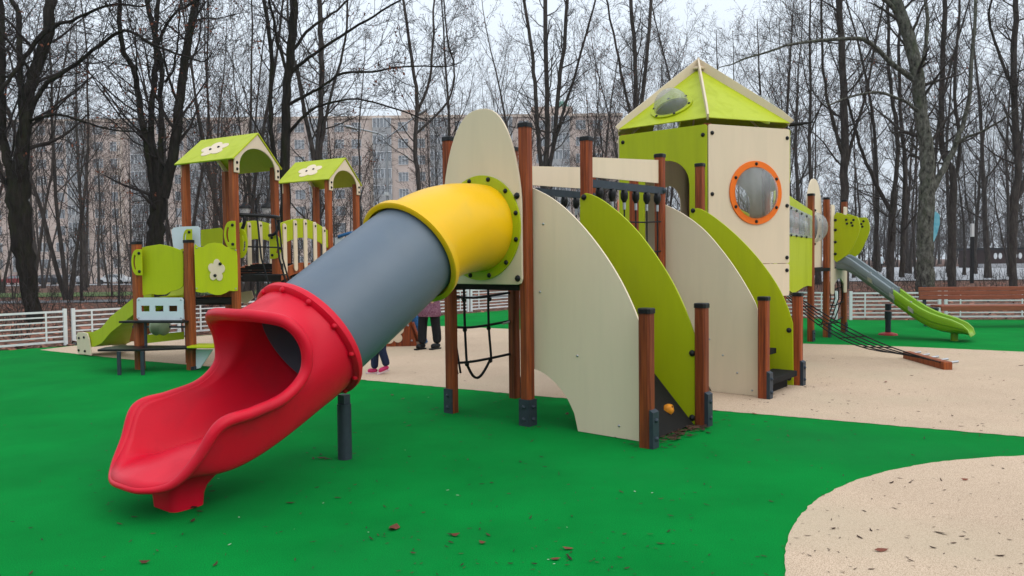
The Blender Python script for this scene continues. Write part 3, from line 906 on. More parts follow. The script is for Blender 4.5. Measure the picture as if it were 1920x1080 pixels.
# chute
def chute(path, hw, wall, th=0.02):
    """path of (s, z) floor points; double-rimmed trough along E1"""
    rows = []
    prof = [(-hw-0.085, wall-0.02), (-hw-0.075, wall+0.02), (-hw-0.04, wall+0.035), (-hw-0.005, wall+0.015), (-hw+0.01, wall*0.5), (-hw+0.05, 0.02), (-hw*0.4, 0.0),
            (hw*0.4, 0.0), (hw-0.05, 0.02), (hw-0.01, wall*0.5), (hw+0.005, wall+0.015), (hw+0.04, wall+0.035), (hw+0.075, wall+0.02), (hw+0.085, wall-0.02),
            (hw+0.07, wall*0.45), (hw+0.05, wall*0.38), (hw+0.05, wall*0.22), (hw, -0.03), (hw*0.4, -0.06), (-hw*0.4, -0.06), (-hw, -0.03), (-hw-0.05, wall*0.22), (-hw-0.05, wall*0.38), (-hw-0.07, wall*0.45)]
    m = MB()
    for i, (s_, z, k) in enumerate(path):
        rows.append([go_+E1*s_+E2*a+Z*(z+b*k) for a, b in prof])
    m.grid(rows, True)
    m.f.append(tuple(range(len(prof)-1, -1, -1))); n = len(m.v)
    m.f.append(tuple(range(n-len(prof), n)))
    return m
gpath = [(0.02, 1.28, 1), (0.15, 1.27, 1), (0.28, 1.20, 1), (0.45, 1.07, 1), (0.98, 0.66, 1)]
up_ = chute(gpath, 0.22, 0.20).build('small_slide', M['palegrey'], c, smooth=40, label='small open slide of grey upper and leaf green lower sections')
lpath = [(1.0, 0.645, 1), (1.25, 0.455, 1), (1.42, 0.34, 1), (1.56, 0.265, 1.0), (1.72, 0.215, 0.95), (1.9, 0.185, 0.85), (2.06, 0.165, 0.6), (2.14, 0.14, 0.35), (2.17, 0.10, 0.1)]
chute(lpath, 0.22, 0.20).build('lower_chute', M['moss'], up_, smooth=40)
for s_, z in ((0.62, 0.94), (0.98, 0.66), (1.28, 0.43)):
    for sg in (-1, 1):
        jb = MB()
        jb.box(go_+E1*s_+E2*sg*0.30+Z*(z+0.10), (E1*0.8-Z*0.62)*0.05, E2*0.022, Z*0.035)
        jb.box(go_+E1*s_+E2*sg*0.26+Z*(z+0.235), (E1*0.8-Z*0.62)*0.012, E2*0.03, Z*0.008)
        jb.build('joint_clamp', M['galv'], up_)
MB().cyl(go_+E1*1.9+Z*0.0, go_+E1*1.9+Z*0.16, 0.06, n=12).build('chute_foot', M['moss'], up_, smooth=50)
q = V3(gnd(1665, 628))
MB().cyl(q, q+Z*0.30, 0.05, n=14).cyl(q+Z*0.30, q+Z*0.44, 0.062, n=14).cyl(q+Z*0.46, q+Z*0.58, 0.055, n=14).build('support_leg', M['steel'], up_, smooth=50)
MB().lathe([(0.17, 0.0), (0.16, 0.025), (0.07, 0.05), (0.05, 0.055)], q, Z, 14).build('base_plate', mat('red_paint', (0.4, 0.03, 0.03), 0.5, 0.3, 20), up_)
# trailing net beyond the far posts
nb = MB()
for k in range(4):
    a = P['D2']+E2*(0.1+0.25*k)+Z*1.2; nb.tube([a, a+E1*0.05-Z*0.5, a-E1*0.12-Z*1.0], 0.011, 5)
for z in (0.9, 0.6, 0.3): nb.tube([P['D2']+E2*0.05+Z*z, P['D2']+E2*0.5+Z*(z-0.05), P['D3']-E2*0.05+Z*z], 0.011, 5)
nb.build('rope_net', M['rope'], c)
#@@LEFT
# ================================================================== PLAY HOUSE WITH TWO GABLED ROOFS
def at_top(x, y, Y): p = atY(x, y, Y); return V(p.x, p.y, 0), p.z
LH = {}
LH['L1'] = V3(gnd(360, 693)); LH['L2'] = V3(gnd(263, 692))
ZH = 2.93
for k, a in dict(T2=(437, 300, 10.5), T1=(347, 308, 11.0), T3=(514, 317, 11.55), T4=(424, 322, 12.0), U2=(615, 338, 13.2), U1=(536, 343, 13.7), U3=(667, 353, 14.15), U4=(592, 348, 14.6)).items():
    LH[k], _z = at_top(*a)
house = thing('play_house', 'timber play house with two lime gabled roofs joined by a bridge', 'play house', (-4.2, 11.5, 0))
h = house
HA = (LH['T2']-LH['T1']).normalized(); HB = (LH['T3']-LH['T2']).normalized()
for k in ('T1', 'T2', 'T3', 'T4'): post(h, LH[k], ZH, m='wood2', ax=HA, cap=False, wd=0.105)
for k in ('U1', 'U2', 'U3', 'U4'): post(h, LH[k], ZH, m='wood2', ax=HA, cap=False, wd=0.105)
post(h, LH['L1'], 1.775, m='wood2', ax=HA, wd=0.11, foot=[(HA, 0.05)])
post(h, LH['L2'], 1.765, m='wood2', ax=HA, wd=0.11)
def cloud_outline(r, seed=0, sq=1.0):
    out = []
    for i in range(60):
        t = 2*math.pi*i/60
        q = r*(0.66+0.40*abs(math.sin(2.5*t+seed))**0.75)
        out.append((q*math.cos(t), q*math.sin(t)*sq))
    return out
def gable_roof(g0, g1, b0, b1, ze, zr, parent):
    gd = (g1-g0).normalized(); rd = (b0-g0).normalized()
    W = (g1-g0).length; Lr = (b0-g0).length
    ov = 0.06
    c0 = (g0+g1)/2-rd*0.09
    LL = Lr+0.22
    half = W/2+ov+0.05
    for sg in (-1, 1):
        e = c0+gd*sg*half+Z*(ze-0.02); rpt = c0+Z*zr
        sl = (e-rpt); nr = rd.cross(sl).normalized(); nr = nr if nr.z > 0 else -nr
        mb = MB().box((e+rpt)/2+rd*LL/2, rd*(LL/2), sl/2, nr*0.011)
        rp = mb.build('roof_slope', M['lime'], parent, bevel=0.004)
        if sg == -1:
            cc = rpt+sl*0.52+rd*LL*0.52+nr*0.012
            MB().prism([(a*1.25, b) for a, b in cloud_outline(0.21, 0.3)], cc, -rd, sl.normalized()*-1, 0.014).build('cloud', M['cream'], rp, bevel=0.003)
            for a, b in ((-0.06, 0.02), (0.08, -0.03)): bolt(cc-rd*a+sl.normalized()*b+nr*0.008, nr, rp, 0.018)
    for off in (0.0, Lr+0.10):
        o = c0+rd*(off+0.025)
        hw = W/2+0.055
        zf = ze-0.20
        r_ = hw-0.115
        arc = [(r_*math.cos(math.pi*i/16), zf+0.10+(zr-zf-0.33)*math.sin(math.pi*i/16)) for i in range(17)]
        ol = [(-hw, zf), (-r_, zf)]+arc[::-1][0:]+[(r_, zf), (hw, zf), (hw, ze-0.0), (0, zr-0.025), (-hw, ze-0.0)]
        gp_ = panel('gable_board', parent, ol, o, gd, 0.02, 'cream')
        for sg in (-1, 1):
            for dz in (0.05, 0.14): bolt(o+gd*sg*(hw-0.055)+Z*(zf+dz)-rd*0.011, -rd, gp_, 0.018)
gable_roof(LH['T2'], LH['T3'], LH['T1'], LH['T4'], ZH-0.0, ZH+0.43, h)
gable_roof(LH['U2'], LH['U3'], LH['U1'], LH['U4'], ZH-0.0, ZH+0.43, h)
platform([LH['T1'], LH['T2'], LH['T3'], LH['T4']], 1.27, h)
platform([LH['U1'], LH['U2'], LH['U3'], LH['U4']], 1.27, h)
platform([LH['L1'], LH['T2'], LH['T1'], LH['L2']+V(0, 0.4, 0)], 0.97, h)
# panels with wavy outline
def hpanel(px, o, dx, m, name='house_panel', t=0.02, curve=0, bev=0.005):
    pts = pxpoly(px, o, dx, 0.01)
    if curve: pts = [tuple(p) for p in smooth_curve(pts, curve, True)]
    return panel(name, h, pts, o, dx, t, m, bevel=bev)
def fdir(a, b): return (V3(b)-V3(a)).normalized()
dL = fdir(LH['L2'], LH['L1'])
w1 = hpanel([(267, 464), (275, 462), (288, 460), (300, 458), (312, 460), (326, 464), (342, 470), (344, 480), (344, 536), (338, 541), (331, 544), (320, 547), (312, 552), (296, 553), (284, 551), (275, 553), (267, 553)], LH['L2']+V(0, 0.02, 0), dL, 'lime', bev=0.003)
dT = fdir(LH['L1'], LH['T2'])
oT = LH['L1']-V(0.01, 0.07, 0)
w2 = hpanel([(364, 462), (366, 457), (372, 463), (381, 463), (390, 457), (402, 455), (416, 457), (424, 463), (436, 463), (443, 466), (445, 480), (446, 532), (446, 545), (437, 546), (430, 545), (424, 549), (414, 553), (404, 553), (396, 551), (389, 548), (378, 549), (367, 547)], oT, dT, 'lime', bev=0.003)
p_ = onpl(406, 507, oT, dT.cross(Z)); nT = dT.cross(Z)
MB().prism([(a*0.85, b*1.2) for a, b in cloud_outline(0.125, 1.0)], p_+nT*0.016, dT, Z, 0.014).build('cloud', M['cream'], w2, bevel=0.003)
for a, b in ((0.05, 0.09), (-0.02, -0.07)): bolt(p_+nT*0.024+dT*a+Z*b, nT, w2, 0.018)
for x, y in ((369, 541), (442, 541), (369, 465), (442, 469)):
    q = onpl(x, y, oT, nT); bolt(q+nT*0.011, nT, w2, 0.009, 'galv')
# grab handles: D plates with a slot
def handle(px, py, o, dx, flip=1, hh=0.25, ww=0.15):
    n = dx.cross(Z)
    q = onpl(px, py, o, n)
    ol = [(0, -hh), (0.02*flip, -hh)]
    ol = [(0.0, -hh)]+[(flip*ww*math.sin(math.pi*i/14), -hh*math.cos(math.pi*i/14)) for i in range(1, 14)]+[(0.0, hh), (-0.07*flip, hh), (-0.07*flip, -hh)]
    slot = [(flip*ww*0.70*math.sin(math.pi*(0.2+0.6*i/8)), -hh*0.72*math.cos(math.pi*(0.2+0.6*i/8))) for i in range(9)]+[(flip*ww*0.40*math.sin(math.pi*(0.8-0.6*i/8)), -hh*0.62*math.cos(math.pi*(0.8-0.6*i/8))) for i in range(9)]
    p = panel('grab_handle', h, ol, q, dx, 0.018, 'lime', holes=[slot], bevel=0.003)
    for b in (-0.7, 0.7): bolt(q-dx*0.03*flip+Z*hh*b+n*0.009, n, p, 0.018)
oh = LH['L2']-V(0.0, 0.075, 0)
handle(258, 492, oh, dL, -1, 0.18, 0.09)
handle(352, 448, LH['L1']+V(0, 0.45, 0), dL, -1, 0.14, 0.07)
handle(343, 489, LH['L1']+V(-0.02, 0.2, 0), dL, -1, 0.17, 0.09)
handle(433, 440, LH['T2']+V(-0.05, -0.08, 0), dL, -1, 0.19, 0.10)
handle(452, 456, LH['T2']+V(0.05, 0.1, 0), dL, 1, 0.21, 0.10)
handle(514, 462, LH['T3']+V(-0.05, -0.08, 0), dL, 1, 0.19, 0.12)
# pale screen and green screen on the far side
hpanel([(322, 432), (326, 427), (340, 425), (371, 424), (375, 428), (376, 474), (371, 478), (360, 476), (350, 480), (336, 478), (325, 460)], LH['T1']+V(0, -0.1, 0), dL, 'paleblue', curve=0, bev=0.003)
hpanel([(377, 431), (414, 427), (418, 432), (417, 462), (377, 462)], LH['T4']+V(0, -0.25, 0), dL, 'lime', bev=0.003)
# shop counter with three openings, shelves and a spinning drum
oc = LH['L2']+V(0.05, -0.08, 0)
n_ = dL.cross(Z)
ol = pxpoly([(257, 561), (260, 558), (341, 558), (344, 562), (344, 597), (341, 600), (261, 600), (257, 596)], oc, dL)
hol = [pxpoly([(x0, 573), (x0+16, 573), (x0+16, 584), (x0, 584)], oc, dL) for x0 in (265, 291, 317)]
cn = panel('counter_panel', h, ol, oc, dL, 0.018, 'paleblue', holes=hol, bevel=0.003)
for x, y in ((261, 562), (340, 562), (261, 596), (340, 596)):
    q = onpl(x, y, oc, n_); bolt(q+n_*0.009, n_, cn, 0.010, 'galv')
a, b = LH['L2']+V(-0.10, -0.22, 0.675), LH['L1']+V(0.02, -0.16, 0.675)
MB().prism([(-0.08, -0.12), (0.88, -0.12), (0.88, 0.10), (-0.02, 0.10)], LH['L2']+V(-0.10, -0.06, 0.675), dL, Z.cross(dL), 0.028).build('counter_shelf', M['black'], h, bevel=0.005)
sh = MB().prism([(-0.38, -0.20), (-0.30, -0.46), (0.30, -0.40), (0.87, -0.14), (0.87, 0.06), (-0.3, 0.02)], LH['L2']+V(0, 0, 0.315), dL, Z.cross(dL), 0.03).build('bench_shelf', M['black'], h, bevel=0.005)
for px_ in ((224, 703), (268, 703)):
    q = V3(gnd(*px_)); MB().cyl(q, q+Z*0.31, 0.026, n=10).build('shelf_leg', M['steel'], sh, smooth=50)
q = LH['L2']+dL*0.15+V(0, 0.0, 0)
MB().cyl(q+V(0, -0.1, 0.33), q+V(0, -0.1, 0.68), 0.02, n=8).build('shelf_leg', M['steel'], sh, smooth=50)
q = V3(atY(303, 613, 10.7)); zq = atY(303, 613, 10.7).z
MB().lathe([(0.02, -0.14), (0.10, -0.13), (0.125, -0.08), (0.10, -0.03), (0.125, 0.03), (0.10, 0.08), (0.02, 0.13)], q+Z*zq, dL, 18).build('spinning_drum', mat('pale_sage_plastic', (0.32, 0.38, 0.24), 0.5), h, smooth=True)
MB().cyl(q+Z*zq-dL*0.45, q+Z*zq+dL*0.42, 0.014, n=8).build('drum_axle', M['steel'], h)
# low lime boards and the step at the right
hpanel([(272, 628), (345, 622), (345, 636), (272, 644)], LH['L2']+V(0, 0.6, 0), dL, 'lime')
hpanel([(258, 590), (345, 560), (345, 552), (300, 556)], LH['L2']+V(0, 0.75, 0), dL, 'lime')
hpanel([(243, 640), (252, 600), (300, 580), (352, 560), (445, 545), (445, 560), (352, 575), (300, 610), (262, 640)], LH['L2']+V(0, 0.9, 0), dL, 'wood2', name='stringer_board')
MB().prism([(0.03, -0.22), (0.66, -0.30), (0.70, 0.10), (0.03, 0.16)], LH['L1']+V(0, 0, 0.335), V(1, 0, 0), V(0, 1, 0), 0.025).build('seat_board', M['lime'], h, bevel=0.005)
hpanel([(368, 655), (400, 655), (376, 690), (368, 692)], LH['L1']+V(0.1, -0.02, 0), dL, 'paleblue', name='seat_bracket')
hpanel([(367, 557), (450, 557), (450, 571), (367, 572)], LH['L1']+V(0, 0.12, 0), dT, 'deck', name='deck_edge')
hpanel([(455, 514), (527, 514), (527, 528), (455, 528)], LH['T2']+V(0, 0.06, 0), fdir(LH['T2'], LH['T3']+V(0.3, -0.6, 0)), 'deck', name='deck_edge')
# little slide with its cream side plates
ss = LH['T1']+V(-0.28, -0.02, 0); se = V3(gnd(170, 664))+V(0.05, 0.12, 0)
sd = (se-ss).normalized(); sn = sd.cross(Z); SL = (se-ss).length
prof = [(-0.26, 0.20), (-0.24, 0.20), (-0.22, 0.02), (0.22, 0.02), (0.24, 0.20), (0.26, 0.20), (0.26, -0.04), (-0.26, -0.04)]
rows = []
for s_, z in ((0.0, 0.97), (0.2, 0.95), (0.45, 0.80), (SL*0.55, 0.46), (SL*0.68, 0.28), (SL*0.8, 0.20), (SL, 0.17)):
    rows.append([ss+sd*s_+sn*a+Z*(z+b) for a, b in prof])
cm = MB().grid(rows, True)
cm.f.append(tuple(range(8))); cm.f.append(tuple(range(len(cm.v)-8, len(cm.v))))
ch_ = cm.build('house_slide', M['lime'], h, smooth=35)
for sg in (-1, 1):
    ol = [(SL-0.42, 0.02), (SL+0.03, 0.02), (SL+0.07, 0.06), (SL+0.08, 0.32), (SL+0.03, 0.37), (SL-0.14, 0.385), (SL-0.30, 0.37), (SL-0.36, 0.28), (SL-0.40, 0.12)]
    pl_ = panel('slide_end_plate', h, ol, ss+sn*sg*0.28, sd, 0.02, 'cream')
    for a, z in ((SL-0.2, 0.30), (SL-0.02, 0.28), (SL-0.22, 0.08), (SL, 0.08)): bolt(ss+sn*(sg*0.28+sg*0.012)+sd*a+Z*z, sn*sg, pl_, 0.018)
# bulging grab rail and net on the open side
ra = LH['T2']+Z*2.15+HB*0.05; rb = LH['T3']+Z*2.15
out = HB.cross(Z)
arc = [ra+(rb-ra)*(i/14)+out*(0.30*math.sin(math.pi*min(1, i/14)))-Z*0.02*(i/14) for i in range(15)]
rl = MB().tube(arc, 0.028, 8)
for k in (1, 12):
    b_ = arc[k]; rl.tube([Vector(q) for q in smooth_curve([b_, b_-Z*0.1+out*0.01, b_-Z*0.22-out*0.05, b_-Z*0.25-out*0.16], 4)], 0.024, 8)
rlo = rl.build('grab_rail', M['black'], h, smooth=True)
nb = MB()
for k in (3, 7, 11):
    b_ = arc[k]; nb.tube([b_, b_-Z*0.6+out*0.05, b_-Z*1.2+out*0.22, b_-Z*2.1+out*0.4], 0.013, 6)
for dz, o_ in ((0.45, 0.04), (0.85, 0.12), (1.3, 0.24), (1.75, 0.34)):
    nb.tube([q-Z*dz+out*o_ for q in arc[1:14]], 0.012, 6)
nb.build('rope_net', M['rope'], h, smooth=True)
# bridge to the second house: arched lime rails with cream slats, timber stringers
for A, B in ((LH['T3'], LH['U2']), (LH['T4'], LH['U1'])):
    d = (B-A).normalized(); L = (B-A).length; n = 10
    up_ = [(L*i/n, 2.05+0.16*math.sin(math.pi*i/n)-0.04*i/n) for i in range(n+1)]
    lo_ = [(L*i/n, 1.70+0.18*math.sin(math.pi*i/n)) for i in range(n+1)]
    ra_ = panel('bridge_rail', h, lo_+up_[::-1], A+Z*0.0, d, 0.02, 'lime')
    for k in range(5):
        a = L*(k+0.7)/5.4
        zz = 0.16*math.sin(math.pi*a/L)
        s_ = panel('bridge_slat', h, rrect(a-0.05, 1.20+zz, a+0.05, 2.02+zz, 0.045), A+d.cross(Z)*0.022, d, 0.018, 'cream')
        bolt(A+d*a+d.cross(Z)*0.032+Z*(1.95+zz), d.cross(Z), s_, 0.016)
    st_u = [(L*i/n, 1.30+0.17*math.sin(math.pi*i/n)) for i in range(n+1)]
    st_l = [(L*i/n, 1.14+0.17*math.sin(math.pi*i/n)) for i in range(n+1)]
    panel('bridge_stringer', h, st_l+st_u[::-1], A-d.cross(Z)*0.024, d, 0.04, 'wood2')
A, B = (LH['T3']+LH['T4'])/2, (LH['U2']+LH['U1'])/2
d = (B-A).normalized(); L = (B-A).length; wv = d.cross(Z)
bd_ = MB()
for k in range(12):
    bd_.box(A+d*L*(k+0.5)/12+Z*(1.27+0.17*math.sin(math.pi*(k+0.5)/12)), d*L/26, wv*0.42, Z*0.018)
bd_.build('bridge_deck', M['deck'], h)
# blue knotted rope and pale plate by the second house
hpanel([(628, 446), (640, 442), (648, 450), (640, 466), (628, 462)], LH['U2']+V(0.3, 0.2, 0), dL, 'paleblue', bev=0.002)
q = atY(646, 440, 13.4)
MB().tube([Vector(p) for p in smooth_curve([q+V(-0.12, 0, -0.04), q, q+V(0.14, 0.05, 0.03), q+V(0.3, 0.1, -0.06)], 4)], 0.03, 8).build('knotted_rope', M['blue'], h, smooth=True)
# lower front of the second house: cream board, lime board
hpanel([(552, 548), (560, 540), (600, 538), (604, 548), (600, 572), (552, 572)], LH['U2']+V(0, -0.1, 0), dL, 'cream', bev=0.003)
hpanel([(450, 548), (472, 545), (476, 558), (462, 570), (450, 566)], LH['T3']+V(0.1, 0, 0), dL, 'cream', bev=0.003)

# ================================================================== RED-BROWN PLAY PANEL BEHIND THE TUBE
q0 = V3(gnd(735, 650)); q1 = V3(gnd(783, 649))
pd = (q1-q0).normalized(); pn = pd.cross(Z)
tri_ = thing('climbing_wedge', 'red-brown climbing wedge with a cream cloud, seen under the grey tube', 'play equipment', q0)
wL = 0.95
pp = panel('side_board', tri_, [(-0.55, 0.005), (wL*0.46, 0.005), (wL*0.32, 0.40), (0.05, 0.62), (-0.35, 0.62)], q0, pd, 0.025, 'wood', bevel=0.004)
pp2 = panel('side_board', tri_, [(-0.55, 0.005), (wL*0.46, 0.005), (wL*0.32, 0.40), (0.05, 0.62), (-0.35, 0.62)], q0-pn*0.7, pd, 0.025, 'wood', bevel=0.004)
MB().prism(cloud_outline(0.19, 0.5), q0+pn*0.02+pd*0.02+Z*0.24, pd, Z, 0.014).build('cloud', M['cream'], pp, bevel=0.003)
MB().box(q0-pn*0.35+pd*0.43+Z*0.2, V(-0.07, 0, 0.2), pn*0.35, V(0.012, 0, 0.004)).box(q0-pn*0.35-pd*0.15+Z*0.61, pd*0.2, pn*0.35, Z*0.012).build('climbing_board', M['wood'], tri_)
for a, z in ((0.28, 0.36), (0.34, 0.10), (-0.2, 0.06)): bolt(q0+pn*0.012+pd*a+Z*z, pn, pp, 0.014, 'galv')
qb = V3(gnd(789, 645))
tag(MB().tube([Vector(p) for p in smooth_curve([qb+V(0.06, 0.0, 0.01), qb+V(0.02, 0, 0.12), qb+V(-0.06, 0.02, 0.32), qb+V(-0.10, 0.05, 0.52), qb+V(-0.12, 0.1, 0.66)], 4)], [0.075]*17, 10).build('rolled_mat', M['blue'], smooth=True),
    'blue quilted rolled mat leaning on the red-brown climbing wedge', 'mat')

# ================================================================== BENCH
bo_ = V3(gnd(1727, 615))+V(0.25, 0.25, 0)
bench = thing('park_bench', 'long park bench of orange-brown slats on dark metal legs', 'bench', bo_)
bx = V(1, -0.06, 0).normalized(); by = Z.cross(bx)
BL = 4.3
def slat(name, z, y, hh, th, tilt=0.0, n=3):
    for k in range(n): pass
seat = MB()
for k in range(5):
    seat.box(bo_+bx*(BL/2+0.12)+by*(-0.28+0.085*k)+Z*0.435, bx*(BL/2), by*0.036, Z*0.02)
seat.box(bo_+bx*(BL/2+0.12)+by*(-0.335)+Z*0.40, bx*(BL/2), by*0.018, Z*0.05)
seat.build('seat', M['bench'], bench, bevel=0.006)
back = MB()
for k in range(3):
    back.box(bo_+bx*(BL/2)+by*(0.16+0.015*k)+Z*(0.60+0.088*k), bx*(BL/2+0.08), by*0.018, Z*0.04)
back.build('backrest', M['bench'], bench, bevel=0.006)
for k in range(3):
    a = 0.05+k*2.1
    mb = MB()
    q = bo_+bx*a
    mb.box(q+by*(-0.30)+Z*0.19, bx*0.03, by*0.03, Z*0.19).box(q+by*0.13+Z*0.19, bx*0.03, by*0.03, Z*0.19)
    mb.box(q+by*(-0.09)+Z*0.395, bx*0.03, by*0.25, Z*0.018).box(q+by*0.205+Z*0.60, bx*0.03, by*0.022, Z*0.24)
    mb.build('leg', M['steel'], bench, bevel=0.004)

# ================================================================== FENCES
def fence_panel(a, b, label, group='white slatted fence panels round the playground', hgt=0.62):
    a, b = V3(a), V3(b)
    d = (b-a).normalized(); L = (b-a).length; n = d.cross(Z)
    r = thing('fence_panel', label, 'fence', a, group)
    for q in (a+d*0.03, b-d*0.03):
        MB().box(q+Z*((hgt+0.05)/2), d*0.028, n*0.028, Z*((hgt+0.05)/2)).build('post', M['white'], r)
    rl = MB()
    for k in range(7):
        z = 0.07+(hgt-0.07)*k/6
        th = 0.018 if k in (0, 6) else 0.012
        rl.box((a+b)/2+Z*z, d*(L/2-0.058), n*0.012, Z*th)
    for s_ in (0.17, 0.83):
        rl.box(a+d*L*s_+Z*(hgt/2+0.03)+n*0.014, d*0.014, n*0.006, Z*(hgt/2-0.04))
    rl.build('rails', M['white'], r)
FLa, FLd = V(-8.15, 13.78, 0), V(0.66, 0.75, 0).normalized()
fl_labels = {-2: 'white slatted fence panel at the left edge before the litter, nearest the camera', -1: 'white slatted fence panel at far left, left of the small slide end',
             0: 'white slatted fence panel behind the cream end plate of the small slide', 1: 'white slatted fence panel showing between the play house posts and red slide'}
for k in range(-2, 6):
    a = FLa+FLd*(k*2.1); b = a+FLd*2.02
    fence_panel(a, b, fl_labels.get(k, 'white slatted fence panel far behind the tube slide, seen in gaps of the climbing frame'))
FRa = V(7.85, 17.35, 0)
fr = [((0.8, 22.9), 0), ]
a0, d0_ = V(0.9, 23.0, 0), (V(7.7, 17.45, 0)-V(0.9, 23.0, 0)).normalized()
n_ = 4; Lf = (V(7.7, 17.45, 0)-V(0.9, 23.0, 0)).length
for k in range(n_):
    a = a0+d0_*Lf*k/n_; fence_panel(a, a+d0_*(Lf/n_-0.08), 'white slatted fence panel behind the climbing frame tower, seen between its posts')
d1_ = V(1, -0.10, 0).normalized()
rl_ = ['white slatted fence panel between the far posts and the small slide', 'white slatted fence panel directly behind the small slide and bench end']
for k in range(5):
    a = FRa+d1_*(2.1*k); fence_panel(a, a+d1_*2.02, rl_[k] if k < 2 else 'white slatted fence panel behind the long park bench')

# ================================================================== LAMPS, FLAG, PILLAR, KIOSK
lb_ = atY(727, 400, 44); lx, ly = lb_.x, lb_.y
lamp = thing('street_lamp', 'tall grey double-arm street lamp in front of the apartment block', 'street lamp', (lx, ly, gz(lx, ly)))
MB().cyl((lx, ly, gz(lx, ly)), (lx, ly, 8.9), 0.10, 0.07, 10).build('pole', M['galv'], lamp, smooth=50)
for sg, rise in ((-1, 0.25), (1, 1.0)):
    MB().tube([Vector(p) for p in smooth_curve([(lx, ly, 8.7), (lx+sg*0.3, ly, 8.95), (lx+sg*1.0, ly, 9.05+rise*0.4), (lx+sg*1.9, ly, 9.1+rise)], 4)], 0.045, 8).build('arm', M['galv'], lamp, smooth=True)
    MB().tube([(lx+sg*1.7, ly, 9.05+rise*0.9), (lx+sg*2.2, ly, 9.13+rise*1.15), (lx+sg*2.45, ly, 9.16+rise*1.25)], [0.06, 0.11, 0.05], 8).build('lamp_head', M['galv'], lamp, smooth=True)
MB().abox((lx-0.1, ly-0.45, 5.35), (lx+0.12, ly-0.1, 5.55)).abox((lx-0.02, ly-0.15, 5.5), (lx+0.02, ly, 5.55)).build('camera_box', M['white'], lamp)
lb_ = atY(480, 372, 28); lx, ly = lb_.x, lb_.y
lan = thing('park_lamp', 'black park lamp with two hanging lanterns behind the play house', 'park lamp', (lx, ly, 0))
MB().cyl((lx, ly, 0), (lx, ly, 3.9), 0.06, 0.04, 10).build('pole', M['black'], lan, smooth=50)
for sg in (-1, 1):
    MB().tube([Vector(p) for p in smooth_curve([(lx, ly, 3.75), (lx+sg*0.08, ly, 4.0), (lx+sg*0.28, ly, 4.08), (lx+sg*0.42, ly, 3.95), (lx+sg*0.42, ly, 3.75)], 4)], 0.022, 6).build('arm', M['black'], lan, smooth=True)
    MB().lathe([(0.03, 0.0), (0.06, -0.04), (0.22, -0.17), (0.25, -0.22), (0.25, -0.25), (0.05, -0.25)], (lx+sg*0.42, ly, 3.78), Z, 14).build('lamp_shade', M['black'], lan, smooth=50)
    MB().lathe([(0.2, -0.25), (0.17, -0.42), (0.10, -0.50), (0.0, -0.51)], (lx+sg*0.42, ly, 3.78), Z, 14).build('lamp_globe', M['lampglass'], lan, smooth=True)
pb_ = V3(gnd(1822, 531))
pil = thing('bollard_lamp', 'slim dark lamp column with a white top section on the far litter', 'lamp column', pb_)
MB().box(pb_+Z*1.25, V(0.07, 0, 0), V(0, 0.07, 0), Z*1.25).build('column', M['black'], pil)
MB().box(pb_+Z*2.85, V(0.07, 0, 0), V(0, 0.07, 0), Z*0.35).build('lamp_panel', M['lampglass'], pil)
fq = atY(1752, 440, 40); fx, fy = fq.x, fq.y
flg = thing('flag_banner', 'pale teal feather flag on a thin pole between dark trunks', 'flag', (fx-0.35, fy, 0))
MB().cyl((fx-0.35, fy, 0), (fx-0.30, fy, 3.9), 0.02, n=6).build('pole', M['white'], flg)
ol = [(0.03, 1.7), (0.45, 2.6), (0.62, 3.2), (0.60, 3.7), (0.40, 3.86), (0.03, 3.85)]
MB().prism(ol, V(fx-0.30, fy, 0), V(1, 0.1, 0).normalized(), Z, 0.012).build('cloth', M['teal'], flg)
kq = gnd(1885, 505)
kx, ky = kq.x+3, min(kq.y, 92)
kq = atY(1845, 500, 88); kx, ky = kq.x, 88
kiosk = thing('kiosk', 'low dark brown kiosk with pairs of pale oval windows across the plaza', 'kiosk', (kx, ky, 0))
mb = MB().abox((kx, ky, 0.06), (kx+14, ky+5, 2.2)).build('wall', M['kiosk'], kiosk)
MB().abox((kx-0.3, ky-0.4, 2.2), (kx+14.3, ky+5.3, 2.42)).build('roof', M['black'], kiosk)
MB().abox((kx-1, ky-1.2, 0.06), (kx+14, ky-0.5, 0.55)).build('ledge', M['asphalt'], kiosk)
for k in range(6):
    for e_ in (-0.28, 0.28):
        MB().prism(ellipse(0, 0, 0.2, 0.36, 16), V(kx+1.6+2.35*k+e_, ky-0.03, 1.45), V(1, 0, 0), Z, 0.05).build('window', M['frame'], kiosk)

